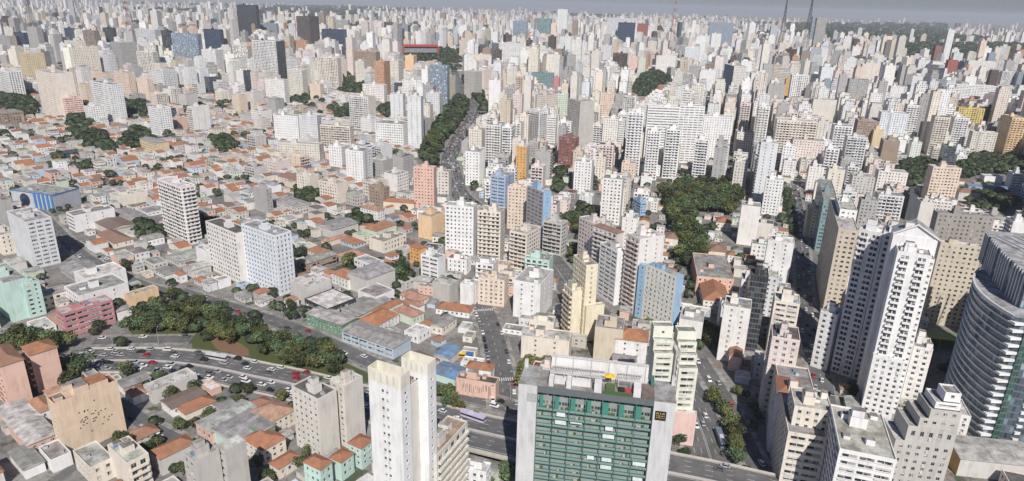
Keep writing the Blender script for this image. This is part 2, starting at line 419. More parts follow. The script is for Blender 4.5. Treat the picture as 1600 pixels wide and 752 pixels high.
FOOT = []      # (cx, cy, ex, ey, rot) of everything that stands
VIS = []       # picture boxes of the hand placed buildings
def overlaps(a, b):
    for p, q in ((a, b), (b, a)):
        c, s = math.cos(p[4]), math.sin(p[4]); dx, dy = q[0] - p[0], q[1] - p[1]
        lx, ly = dx * c + dy * s, -dx * s + dy * c
        r = q[4] - p[4]; cr, sr = abs(math.cos(r)), abs(math.sin(r))
        if abs(lx) > p[2] + q[2] * cr + q[3] * sr or abs(ly) > p[3] + q[2] * sr + q[3] * cr: return False
    return True
GRIDF = {}
def put_foot(f):
    FOOT.append(f); r = math.hypot(f[2], f[3])
    for i in range(int((f[0] - r) // 50), int((f[0] + r) // 50) + 1):
        for j in range(int((f[1] - r) // 50), int((f[1] + r) // 50) + 1): GRIDF.setdefault((i, j), []).append(f)
def free(f):
    r = math.hypot(f[2], f[3]); seen = set()
    for i in range(int((f[0] - r) // 50), int((f[0] + r) // 50) + 1):
        for j in range(int((f[1] - r) // 50), int((f[1] + r) // 50) + 1):
            for q in GRIDF.get((i, j), ()):
                if id(q) in seen: continue
                seen.add(id(q))
                if overlaps(f, q): return False
    return True

def building(name, label, cat, vols, group=None, near=None, clutter=True, seed=None):
    """vols: (Fx, Fy, wr, wl, theta, H, styles, colour, roof); F is the corner nearest the camera"""
    rnd = random.Random(seed if seed is not None else len(label) * 7919)
    Fx, Fy, wr, wl, th, H = vols[0][:6]; a = R(th); ca, sa = math.cos(a), math.sin(a)
    cx, cy = Fx + ca * wr / 2 - sa * wl / 2, Fy + sa * wr / 2 + ca * wl / 2
    dist = math.hypot(cx, cy)
    if near is None: near = dist < 440
    root = thing(name, label, cat, (cx, cy, 0), a, group)
    wins, bals = [], []
    def loc(x, y): dx, dy = x - cx, y - cy; return dx * ca + dy * sa, -dx * sa + dy * ca
    relief = rnd.choices((0, 1, 2, 3), (.42, .26, .18, .14))[0] if dist < 1250 else 0
    for vi, v in enumerate(vols):
        wall = MB()
        vx, vy, wr, wl, t2, H, st, cn, rk = v[:9]; z0 = v[9] if len(v) > 9 else 0.0
        lx, ly = loc(vx, vy); da = R(t2) - a; c2, s2 = math.cos(da), math.sin(da)
        ex, ey = (c2, s2), (-s2, c2)
        cs = cn.split('/'); cR = COL[cs[-1]]; cL = COL[cs[0]]
        if 'dark' in cs and len(cs) > 1: cR = (.10, .11, .12)
        cR, cL = jit(cR, .02, rnd), jit(cL, .02, rnd)
        if len(cs) == 1: cL = cR
        P = lambda u, w: (lx + ex[0] * u + ey[0] * w, ly + ex[1] * u + ey[1] * w)
        m = lambda q: (-q[0], -q[1])
        sL, sR = st[0], st[1]
        back = 'w' if 'w' in st or 'b' in st else 'n'
        bl = bals if dist < 1150 else None
        facade(wall, P(0, 0), ex, m(ey), wr, z0, H, sR, cR, near, wins, bl, relief)
        facade(wall, P(0, wl), m(ey), m(ex), wl, z0, H, sL, cL, near, wins, bl, relief if relief < 3 else 0)
        bc = cR if len(cs) == 1 else COL['whitegrey']
        facade(wall, P(wr, 0), ey, ex, wl, z0, H, 'n' if dist < 500 else sL if sL != 'b' else 'w', bc, False, wins, None)
        facade(wall, P(wr, wl), m(ex), ey, wr, z0, H, back, bc, False, wins, None)
        rm = MB()
        rc = jit(ROOFCOL[rk], .14, rnd)
        if rk == 't' and dist > 260 and rnd.random() < .5: rc = jit(rnd.choice(((.50, .30, .22), (.34, .19, .13), (.46, .26, .17), (.30, .20, .16))), .12, rnd)
        if rk == 'f': k_ = rnd.uniform(.7, 1.6); rc = tuple(c * k_ for c in rc)
        if rk == 'g': k_ = rnd.uniform(.75, 1.35); rc = tuple(c * k_ for c in rc)
        roof_on(rm, -wr / 2, wr / 2, -wl / 2, wl / 2, H, rk, rc)
        mx, my = P(wr / 2, wl / 2)
        if rk in 'fwkrT':      # parapet ring belongs to the wall
            w = .28 if min(wr, wl) > 3 else .15
            for (u0, u1, w0, w1) in ((0, wr, 0, w), (0, wr, wl - w, wl), (0, w, w, wl - w), (wr - w, wr, w, wl - w)):
                q = [P(u0, w0), P(u1, w0), P(u1, w1), P(u0, w1)]
                wall.face([(*p, H) for p in q], 'wall', cR)
            q = [P(w, w), P(wr - w, w), P(wr - w, wl - w), P(w, wl - w)]
            for k in range(4):
                b1, b0 = q[k], q[(k + 1) % 4]
                wall.face([(*b0, H - .56), (*b1, H - .56), (*b1, H), (*b0, H)], 'wall', cR)
        wall.build('wall', root)
        ro = rm.build('roof', root, (mx, my, 0)); ro.rotation_euler = (0, 0, da)
        S = min(wr, wl)
        if clutter and rk in 'fwkrT' and S > 5.5:
            # stair house with water tank on it, plus small plant
            def part(nm, u0, u1, w0, w1, h, mat, col, zb=None):
                b = MB(); zb = H - .56 if zb is None else zb
                b.box(-(u1 - u0) / 2, (u1 - u0) / 2, -(w1 - w0) / 2, (w1 - w0) / 2, 0, h, mat, col, top=('roof', jit((.36, .34, .32), .2, rnd)))
                px, py = P((u0 + u1) / 2, (w0 + w1) / 2)
                o = b.build(nm, root, (px, py, zb)); o.rotation_euler = (0, 0, da); return o
            if H > 9:
                su, sw = min(wr * .5, rnd.uniform(3.5, 6)), min(wl * .5, rnd.uniform(4, 7)); hh = rnd.uniform(2.6, 4.2)
                u = rnd.uniform(.2, .45) * (wr - su) + .4; w = rnd.uniform(.3, .7) * (wl - sw)
                part('stair_house', u, u + su, w, w + sw, hh, 'wall', cR)
                if S > 7 and H > 15:
                    part('water_tank', u + .2, u + su * .75, w + .3, w + sw * .6, rnd.uniform(1.6, 2.8), 'wall', jit(cR, .06, rnd), H - .56 + hh + .01)
                nplant = rnd.randint(3, 8) if dist < 450 else rnd.randint(1, 4) if dist < 800 else 1
            else: nplant = rnd.randint(0, 3)
            if dist < 800:
                for k in range(nplant):
                    u, w = rnd.uniform(.6, wr - 2.4), rnd.uniform(.6, wl - 2.4)
                    tk = rnd.random()
                    if H <= 9 or tk < .3: part('water_tank', u, u + 1.3, w, w + 1.3, 1.1, 'plain', rnd.choice([(.10, .28, .55), (.6, .6, .58), (.5, .5, .5)]))
                    elif tk < .75: part('roof_shed', u, u + rnd.uniform(1.6, 3.2), w, w + rnd.uniform(1.6, 3), rnd.uniform(1.2, 2.5), 'wall', jit(cR, .1, rnd))
                    else:
                        b = MB(); b.tube((0, 0, 0), (0, 0, rnd.uniform(3, 6)), .07, .04, 5, 'metal', (.3, .3, .3))
                        px, py = P(u, w); b.build('antenna', root, (px, py, H - .56))
        wx, wy = cx + mx * ca - my * sa, cy + mx * sa + my * ca
        put_foot((wx, wy, wr / 2, wl / 2, R(t2)))
    if wins:
        # nearest windows as parts, the rest as one
        eye = (EYE.x - cx, EYE.y - cy)
        le = (eye[0] * ca + eye[1] * sa, -eye[0] * sa + eye[1] * ca, EYE.z)
        wins.sort(key=lambda w: (w[0][0] - le[0]) ** 2 + (w[0][1] - le[1]) ** 2 + (w[0][2] - le[2]) ** 2)
        for p, U, ww, wh in wins[:100]:
            meshcopy(rnd.choices(WIN, (.42, .2, .12, .14, .12))[0], 'window', root, p, math.atan2(U[1], U[0]), (ww, 1, wh))
        if len(wins) > 100:
            b = MB()
            for p, U, ww, wh in wins[100:]:
                f = lambda u, z: (p[0] + U[0] * u, p[1] + U[1] * u, p[2] + z)
                for u0, u1 in ((-ww / 2, -.03), (.03, ww / 2)):
                    b.face([f(u0, 0), f(u1, 0), f(u1, wh), f(u0, wh)], 'pane', DK)
                b.face([f(-.03, 0), f(.03, 0), f(.03, wh), f(-.03, wh)], 'plain', (.55, .54, .52))
            stuff(b.build('window', root))
    if bals:
        bals.sort(key=lambda b: -b[0][2])
        cc = jit(COL[vols[0][7].split('/')[0]], .05, rnd)
        for p, U, N, L in bals[:100]:
            meshcopy(balcony_mesh(L, cc, near), 'balcony', root, p, math.atan2(U[1], U[0]))
        if len(bals) > 100:
            b = MB()
            for p, U, N, L in bals[100:]:
                b.obox(p, U, N, -L / 2, L / 2, 0, 1.1, p[2], p[2] + .16, 'wall', cc)
                b.obox(p, U, N, -L / 2, L / 2, 1.0, 1.1, p[2] + .16, p[2] + 1.1, 'wall', cc)
            stuff(b.build('balcony', root))
    return root

def pict(vols):
    xs, ys = [], []
    for v in vols:
        Fx, Fy, wr, wl, th, H = v[:6]; a = R(th); c, s = math.cos(a), math.sin(a)
        for u, w in ((0, 0), (wr, 0), (0, wl), (wr, wl)):
            for z in (0, H):
                x, y = project(Fx + c * u - s * w, Fy + s * u + c * w, z); xs.append(x); ys.append(y)
    return min(xs), max(xs), min(ys), max(ys)

# ------------------------------------------------------------------ ground and roads
ROADS = {'expressway': [(-226.2, 303.6, 0.0),(-216.9, 304.1, 0.0),(-186.9, 305.8, 0.0),(-157.2, 301.9, 0.0),(-126.8, 292.9, 0.0),(-106.5, 286.9, 0.0),(-70.9, 273.6, 0.0),(-44.8, 262.3, 1.0),(-16.8, 248.1, 4.0),(1.9, 239.3, 6.0),(28.6, 229.3, 7.0),(53.5, 221.9, 7.0),(79.6, 214.6, 7.0),(110.3, 204.1, 7.0)], 'frontage_street': [(-227.3, 324.2, 0.0),(-216.6, 326.3, 0.0),(-176.1, 330.1, 0.0)], 'hill_road': [(-213.4, 392.4, 0.0),(-161.7, 366.2, 0.0),(-115.0, 339.7, 0.0),(-68.3, 306.6, 0.0),(-32.5, 286.8, 0.0),(1.5, 271.2, 0.0),(14.1, 265.5, 0.0)], 'plaza_street': [(-27.7, 422.0, 0.0),(-20.4, 393.0, 0.0),(-11.9, 355.5, 0.0),(-5.9, 318.0, 0.0),(-0.9, 270.0, 0.0)], 'avenue': [(86.1, 216.6, 0.0),(86.8, 235.9, 0.0),(88.2, 260.4, 0.0),(87.2, 297.0, 0.0),(74.6, 330.9, 0.0),(57.3, 363.8, 0.0),(39.9, 417.8, 0.0),(32.2, 452.3, 0.0),(19.3, 496.2, 0.0),(-5.9, 547.5, 0.0),(-36.9, 602.6, 0.0),(-55.4, 650.6, 0.0),(-70.8, 745.3, 0.0),(-79.4, 812.0, 0.0),(-78.9, 937.8, 0.0),(-71.9, 1075.1, 0.0),(-72.3, 1198.6, 0.0),(-81.4, 1269.2, 0.0),(-98.0, 1347.0, 0.0),(-114.3, 1424.1, 0.0),(-138.4, 1610.4, 0.0),(-162.9, 1817.0, 0.0),(-198.4, 2126.0, 0.0)], 'avenue_branch': [(108.1, 225.1, 0.0),(105.1, 237.1, 0.0),(105.9, 264.7, 0.0),(106.1, 280.5, 0.0),(104.7, 304.0, 0.0),(103.8, 323.9, 0.0)], 'shaded_street': [(152.9, 277.3, 0.0),(163.4, 307.0, 0.0),(173.0, 342.3, 0.0),(190.5, 394.8, 0.0),(227.3, 490.8, 0.0),(272.7, 614.8, 0.0),(306.9, 714.0, 0.0)], 'west_street': [(-411.2, 551.5, 0.0),(-347.1, 486.1, 0.0),(-310.0, 449.9, 0.0),(-273.1, 421.8, 0.0),(-234.0, 397.1, 0.0),(-212.9, 391.4, 0.0)], 'side_street': [(-187.1, 269.1, 0.0),(-174.1, 261.8, 0.0),(-159.9, 250.6, 0.0),(-144.4, 242.0, 0.0),(-132.5, 235.5, 0.0)], 'alley': [(-175.6, 213.6, 0.0),(-171.7, 228.7, 0.0),(-166.7, 246.5, 0.0)]}
TREES = [
([(-152.7, 357.2), (-150.4, 358.2), (-149.0, 352.2)], 3.6, 6, 'jacaranda'),
([(-275.0, 316.4), (-260.8, 323.1), (-243.1, 322.7), (-221.9, 312.3), (-209.7, 294.2), (-208.0, 276.2), (-213.9, 275.9), (-232.0, 296.9), (-246.4, 309.5), (-268.9, 308.3)], 5.5, 5, 'left'),
([(-220.6, 365.4), (-204.9, 361.0), (-178.9, 362.6), (-147.6, 345.6), (-121.5, 327.5), (-94.4, 318.1), (-83.0, 306.3), (-85.7, 297.0), (-105.6, 298.5), (-126.1, 310.7), (-142.5, 322.6), (-154.9, 323.3), (-172.8, 324.5), (-201.6, 332.7), (-216.6, 337.4)], 4.3, 6.0, 'park'),
([(-268.3, 425.0), (-262.4, 425.5), (-260.3, 416.2)], 6, 6, 'big'),
([(-240.6, 404.1), (-228.6, 410.5), (-203.4, 390.8), (-180.1, 374.6), (-177.0, 362.7), (-196.3, 367.0), (-224.5, 384.3)], 4, 6.5, 'bank'),
([(-311.3, 517.5), (-310.2, 535.2), (-284.7, 511.4), (-269.9, 484.1), (-289.7, 487.0)], 4.5, 7, 'west'),
([(-266.2, 539.2), (-243.3, 523.5), (-232.8, 496.4), (-250.3, 506.1)], 4.5, 7, 'west'),
([(-120.3, 448.6), (-113.9, 449.0), (-114.3, 438.9)], 5.5, 6, 'round'),
([(-139.9, 365.1), (-134.9, 374.7), (-123.1, 355.5), (-118.3, 337.7), (-129.3, 340.2)], 4, 6, 'depot'),
([(150.2, 653.3), (175.7, 694.5), (207.5, 711.8), (224.5, 686.4), (233.6, 661.8), (205.7, 592.2), (172.1, 599.3), (154.0, 549.7), (152.2, 500.4), (147.0, 471.5), (129.9, 450.7), (122.0, 456.4), (134.1, 499.0), (136.3, 557.1)], 6.5, 7.5, 'wooded'),
([(47.6, 567.9), (65.1, 603.9), (74.5, 580.1), (66.8, 533.4), (52.3, 520.5)], 5, 8, 'garden'),
([(44.0, 491.8), (54.1, 511.0), (51.6, 464.2), (40.6, 456.8)], 4.5, 7, 'garden'),
([(-110.6, 792.4), (-118.6, 1025.5), (-115.9, 1252.1), (-106.7, 1345.3), (-78.8, 1209.7), (-76.4, 1094.5), (-81.9, 920.4), (-81.7, 796.1), (-95.3, 743.4)], 8, 8.5, 'avenue'),
([(-138.2, 1591.5), (-126.2, 1710.8), (-67.5, 1373.4), (-50.1, 1112.3), (-61.3, 1124.0), (-89.2, 1348.9)], 8, 10, 'avenue'),
([(-426.0, 2621.1), (-359.5, 3304.0), (-277.4, 3232.7), (-149.3, 1838.1), (-189.8, 1900.8), (-240.8, 2170.5), (-344.1, 2111.3)], 9, 26, 'museum'),
([(456.2, 785.4), (507.8, 851.4), (534.2, 847.1), (485.5, 757.2), (436.2, 708.7), (425.6, 721.4)], 5.5, 8, 'east'),
([(569.1, 844.0), (652.1, 913.6), (689.1, 897.7), (625.5, 808.4), (531.6, 771.6)], 5.5, 9, 'east'),
([(470.7, 686.0), (533.6, 719.0), (517.3, 661.2), (468.5, 622.9), (445.9, 636.0)], 5, 9, 'east'),
([(268.2, 1558.5), (354.6, 1924.5), (402.2, 2033.8), (410.9, 1852.2), (375.1, 1661.2), (351.5, 1683.3), (273.3, 1424.5), (248.3, 1419.3)], 7, 12, 'hill'),
([(93.1, 280.5), (101.8, 289.6), (104.6, 267.5), (101.5, 252.5), (99.3, 236.6), (94.4, 229.4), (92.8, 242.0), (89.7, 261.7)], 4, 5.5, 'median'),
([(-35.4, 282.6), (-19.7, 272.2), (-19.7, 260.6), (-30.3, 264.2), (-35.0, 274.2)], 3.8, 5.5, 'verge'),
([(2.7, 301.7), (11.8, 311.4), (24.5, 309.4), (23.5, 291.6), (11.3, 283.8), (3.8, 289.3)], 4.5, 6, 'slabside'),
([(-730.8, 1094.7), (-723.3, 1133.7), (-590.4, 922.9), (-600.3, 896.2)], 6, 11, 'upper'),
([(-664.9, 1145.1), (-654.7, 1187.7), (-574.2, 1041.0), (-599.6, 1036.5)], 6, 11, 'upper'),
([(-588.0, 883.6), (-557.9, 897.8), (-470.8, 775.1), (-527.3, 805.6)], 5.5, 9, 'upper'),
([(-493.7, 822.3), (-534.2, 942.2), (-470.9, 855.2), (-448.1, 789.2)], 5.5, 9, 'upper'),
([(-396.8, 865.8), (-393.7, 898.5), (-346.1, 830.4), (-349.8, 783.5)], 5.5, 9, 'upper'),
([(-492.6, 922.8), (-477.7, 925.1), (-450.0, 858.2)], 6, 9, 'upper'),
([(-902.4, 1179.5), (-868.2, 1186.6), (-751.4, 1055.7), (-712.3, 957.1), (-796.1, 1034.1)], 7, 12, 'upper'),
([(288.5, 693.1), (306.2, 714.1), (267.0, 597.9), (235.3, 510.2), (228.0, 512.7)], 4, 7, 'street'),
([(170.6, 294.2), (181.7, 288.9), (174.8, 278.9), (166.6, 282.4)], 3, 5, 'court'),
([(186.1, 271.4), (196.6, 281.6), (196.0, 271.8), (182.9, 260.0)], 3, 5, 'court'),
([(230.9, 318.5), (248.2, 337.3), (243.8, 322.6), (225.3, 305.1)], 3.5, 6, 'court'),
([(104.0, 344.4), (120.5, 361.9), (116.0, 329.9), (101.1, 311.5)], 4.5, 6, 'branch'),
([(-418.7, 1235.2), (-399.1, 1303.4), (-366.9, 1187.0)], 6, 11, 'ridge'),
([(-393.3, 1503.1), (-342.3, 1515.4), (-310.8, 1372.5), (-348.9, 1364.2)], 6, 12, 'ridge'),
([(-237.7, 1149.6), (-223.9, 1206.3), (-201.9, 1073.1)], 6, 10, 'ridge'),
([(-212.3, 616.3), (-189.8, 625.6), (-177.0, 580.6), (-194.9, 574.8)], 5, 8, 'roofs'),
([(-146.4, 559.6), (-131.2, 566.8), (-120.9, 534.4), (-134.9, 529.6)], 4.5, 8, 'roofs'),
([(-204.1, 521.8), (-196.1, 527.7), (-161.5, 468.2), (-150.2, 469.1), (-148.3, 452.9), (-173.1, 471.5)], 4, 7, 'roofs'),
([(-90.2, 440.7), (-75.8, 435.6), (-70.4, 407.3), (-79.2, 404.5)], 4, 6.5, 'roofs'),
([(-191.4, 291.4), (-188.3, 291.6), (-187.9, 287.9)], 4.5, 5, 'single'),
([(-145.1, 248.4), (-142.6, 248.5), (-141.6, 243.4)], 3, 4.5, 'yard'),
([(-159.5, 255.0), (-154.5, 250.3), (-152.7, 244.7)], 2.8, 5, 'yard'),
([(-132.8, 237.4), (-127.6, 236.7), (-127.2, 231.1)], 2.8, 5, 'yard'),
([(-134.2, 267.7), (-132.3, 268.8), (-131.7, 264.6)], 2.6, 4, 'yard'),
([(-97.9, 216.2), (-92.0, 217.3), (-88.6, 207.4), (-94.5, 207.2)], 3, 5, 'bottom'),
([(76.1, 240.9), (86.1, 242.6), (84.5, 234.7), (75.1, 234.3)], 2.5, 4, 'annex'),
([(-7.9, 225.1), (1.1, 229.5), (3.0, 214.0), (-6.8, 212.1)], 4, 6, 'under'),
([(-44.8, 422.5), (-37.7, 420.7), (-37.6, 401.0), (-43.8, 404.8)], 3.2, 5, 'plaza'),
([(-32.9, 777.4), (-37.3, 658.7), (-48.3, 633.1), (-50.2, 683.6)], 4.5, 8, 'bend'),
([(45.2, 747.2), (60.8, 761.9), (51.1, 668.0), (40.6, 642.1)], 5, 8, 'garden'),
([(1841.2, 2975.1), (2556.0, 3864.4), (2798.4, 3856.5), (1873.7, 2559.3), (1593.7, 2527.1)], 11, 34, 'woods'),
([(1942.7, 3608.7), (2218.7, 3832.1), (1704.5, 2927.4), (1507.5, 2760.1)], 11, 34, 'woods'),
([(-289.7, 511.0), (-287.8, 519.6), (-272.6, 499.4), (-270.9, 484.0)], 4, 7, 'west'),
([(-516.5, 807.1), (-508.5, 820.2), (-490.9, 783.5)], 5, 8, 'upper'),
([(-428.3, 674.5), (-420.1, 681.1), (-402.0, 645.1)], 5, 7, 'upper'),
([(-474.0, 707.4), (-458.9, 703.1), (-445.7, 672.5)], 5, 7, 'upper'),
([(-540.4, 766.0), (-516.1, 751.4), (-502.8, 719.7)], 5, 8, 'upper'),
([(-308.7, 1136.7), (-283.0, 1156.2), (-261.9, 1075.8), (-283.3, 1059.2)], 5, 9, 'ridge'),
]
GRASS = [[(-218.8, 343.2), (-219.6, 359.9), (-216.4, 374.6), (-206.7, 381.0), (-181.7, 367.6), (-147.6, 349.0), (-116.3, 332.0), (-90.8, 316.1), (-70.1, 298.8), (-74.1, 287.6), (-94.5, 292.6), (-110.4, 299.2), (-133.0, 309.7), (-148.9, 315.7), (-164.8, 319.0), (-171.5, 320.1), (-173.7, 325.0), (-195.9, 323.0), (-204.1, 324.0)], [(-164.4, 327.8), (-163.5, 332.3), (-159.6, 333.3), (-153.9, 329.8), (-147.7, 326.5), (-141.1, 320.4), (-137.8, 313.5), (-142.2, 312.6), (-149.2, 316.4), (-154.8, 317.5), (-159.6, 321.5)]]
NOBUILD = [[(-223.2, 351.1), (-210.2, 386.6), (-113.6, 335.2), (-67.3, 301.5), (-29.0, 280.7), (1.6, 267.5), (1.7, 259.9), (-45.3, 265.3), (-106.6, 287.2), (-157.2, 301.9), (-188.1, 308.1), (-220.1, 314.6)]]
def ground():
    b = MB(); S = 30000.0
    b.face([(-S, -S, 0), (S, -S, 0), (S, S, 0), (-S, S, 0)], 'ground', (.2, .2, .2))
    structure(b.build('ground'))
ground()
ROADW = dict(expressway=25, hill_road=11, frontage_street=8, plaza_street=13, avenue=20, avenue_branch=9, shaded_street=10, west_street=9, side_street=7, alley=5)
def smooth(pts, k=4):
    P = [Vector(p) for p in pts]; out = []
    for i in range(len(P) - 1):
        p0, p1, p2, p3 = P[max(i - 1, 0)], P[i], P[i + 1], P[min(i + 2, len(P) - 1)]
        for j in range(k):
            t = j / k
            out.append(0.5 * ((2 * p1) + (p2 - p0) * t + (2 * p0 - 5 * p1 + 4 * p2 - p3) * t * t + (3 * p1 - p0 - 3 * p2 + p3) * t ** 3))
    out.append(P[-1]); return out
PATH = {k: smooth(v) for k, v in ROADS.items()}
def side(P, i):
    d = P[min(i + 1, len(P) - 1)] - P[max(i - 1, 0)]; d.z = 0; d.normalize(); return Vector((d.y, -d.x, 0))
def ribbon(b, P, o0, o1, z, mat, col, i0=0, i1=None, zb=None):
    i1 = len(P) - 1 if i1 is None else i1
    for i in range(i0, i1):
        n0, n1 = side(P, i), side(P, i + 1)
        q = [P[i] + n0 * o1, P[i] + n0 * o0, P[i + 1] + n1 * o0, P[i + 1] + n1 * o1]
        q = [p + Vector((0, 0, z)) for p in q]
        q.reverse() if (q[1] - q[0]).cross(q[2] - q[1]).z < 0 else None
        b.face(q, mat, col, [(p.x, p.y) for p in q])
def wallstrip(b, P, o0, o1, z0, z1, mat, col, i0=0, i1=None):
    i1 = len(P) - 1 if i1 is None else i1
    ribbon(b, P, o0, o1, z1, mat, col, i0, i1)
    for i in range(i0, i1):
        n0, n1 = side(P, i), side(P, i + 1)
        for o, fl in ((o0, 0), (o1, 1)):
            a, c = P[i] + n0 * o, P[i + 1] + n1 * o
            q = [a + Vector((0, 0, z0)), c + Vector((0, 0, z0)), c + Vector((0, 0, z1)), a + Vector((0, 0, z1))]
            if fl: q.reverse()
            b.face(q, mat, col)
def dashes(b, P, off, z, w=.18, dash=3.0, gap=5.0, solid=False):
    if solid: ribbon(b, P, off - w / 2, off + w / 2, z, 'plain', (.62, .62, .6)); return
    s = 0.0
    for i in range(len(P) - 1):
        L = (P[i + 1] - P[i]).length; n = side(P, i); d = (P[i + 1] - P[i]).normalized(); t = 0.0
        while t < L:
            if (s + t) % (dash + gap) < dash:
                a = P[i] + d * t + n * off + Vector((0, 0, z)); e = a + d * min(1.0, L - t)
                h = n * (w / 2)
                b.face([a + h, e + h, e - h, a - h], 'plain', (.62, .62, .6))
            t += 1.0
        s += L
LIFT = 0.0
for rn, P in PATH.items():
    W = ROADW[rn]; LIFT += .004
    b = MB(); ribbon(b, P, -W / 2, W / 2, .03 + LIFT, 'asphalt', (.07, .07, .07))
    structure(b.build(rn + '_asphalt' if rn != 'alley' else 'alley_paving'))
    mk = MB(); zz = .07 + LIFT
    if rn == 'expressway':
        for o in (-9.3, -6.2, -3.1, 4.3, 7.4): dashes(mk, P, o, zz)
        for o in (-12.0, -.9, 1.4, 10.6): dashes(mk, P, o, zz, .2, solid=True)
    elif rn == 'avenue':
        for o in (-6, -3, 3, 6): dashes(mk, P, o, zz)
        for o in (-.3, .3): dashes(mk, P, o, zz, .15, solid=True)
    elif W >= 9:
        dashes(mk, P, 0, zz); 
        if rn == 'hill_road': dashes(mk, P, 4.6, zz, .2, solid=True)
    if mk.f: structure(mk.build('road_markings'))
    # pavements with a real kerb step
    if rn not in ('expressway', 'alley'):
        b = MB()
        for sgn in (-1, 1): wallstrip(b, P, sgn * (W / 2), sgn * (W / 2 + 2.4), 0, .14 + LIFT / 2, 'roof', (.36, .35, .33))
        structure(b.build('pavement'))
# expressway: median kerb, side barriers and the raised deck where it crosses the avenue
P = PATH['expressway']; b = MB()
wallstrip(b, P, -.45, .75, 0, .35, 'wall', (.52, .47, .44)); structure(b.build('median_kerb'))
for o0, o1 in ((12.45, 12.95), (-12.95, -12.45)):
    b = MB(); wallstrip(b, P, o0, o1, -.6, .85, 'wall', (.56, .51, .44)); 
    tag(b.build('barrier_wall'), 'low pale concrete barrier along the %s edge of the curving expressway' % ('near' if o0 > 0 else 'far'), 'barrier wall')
i0 = next(i for i, p in enumerate(P) if p.z > .5)
b = MB()
for i in range(i0, len(P) - 1):
    n0, n1 = side(P, i), side(P, i + 1)
    for o in (-12.9, 12.9):
        a, c = P[i] + n0 * o, P[i + 1] + n1 * o
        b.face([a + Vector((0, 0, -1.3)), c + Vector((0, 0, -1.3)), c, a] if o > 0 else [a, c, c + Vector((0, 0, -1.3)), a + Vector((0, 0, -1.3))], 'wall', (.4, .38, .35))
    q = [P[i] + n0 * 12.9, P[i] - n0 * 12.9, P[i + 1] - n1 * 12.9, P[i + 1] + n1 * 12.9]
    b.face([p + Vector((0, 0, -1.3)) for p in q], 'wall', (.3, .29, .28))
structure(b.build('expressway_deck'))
for i in range(i0 + 6, len(P) - 3, 4):
    if P[i].z < 4: continue
    b = MB(); n = side(P, i)
    for o in (-8, 0, 8): b.tube((n.x * o, n.y * o, 0), (n.x * o, n.y * o, P[i].z - 1.3), .8, .8, 8, 'wall', (.38, .36, .34))
    for o in (0,): b.obox((0, 0), (n.x, n.y), (-n.y, n.x), -10, 10, -.7, .7, P[i].z - 2.2, P[i].z - 1.32, 'wall', (.38, .36, .34))
    tag(b.build('viaduct_pier', None, (P[i].x, P[i].y, 0)), 'grey concrete pier in the dark under the raised expressway deck', 'viaduct pier', 'piers under the expressway')
b = MB()
for k, poly in enumerate(GRASS):
    b.face([(x, y, .02 + .004 * k) for x, y in poly], 'leaf', (.085, .10, .038) if k == 0 else (.22, .13, .08))
stuff(b.build('grass_bank'))
def near_path(x, y, m):
    for k, P in PATH.items():
        w = ROADW[k] / 2 + m
        for i in range(len(P) - 1):
            a, b_ = P[i], P[i + 1]
            if min(a.x, b_.x) - w > x or max(a.x, b_.x) + w < x or min(a.y, b_.y) - w > y or max(a.y, b_.y) + w < y: continue
            d = b_ - a; L2 = d.x * d.x + d.y * d.y or 1
            t = max(0, min(1, ((x - a.x) * d.x + (y - a.y) * d.y) / L2))
            if math.hypot(a.x + d.x * t - x, a.y + d.y * t - y) < w: return True
    return False
def inside(x, y, poly):
    c = False
    for i in range(len(poly)):
        (x0, y0), (x1, y1) = poly[i - 1], poly[i]
        if (y0 > y) != (y1 > y) and x < (x1 - x0) * (y - y0) / (y1 - y0) + x0: c = not c
    return c
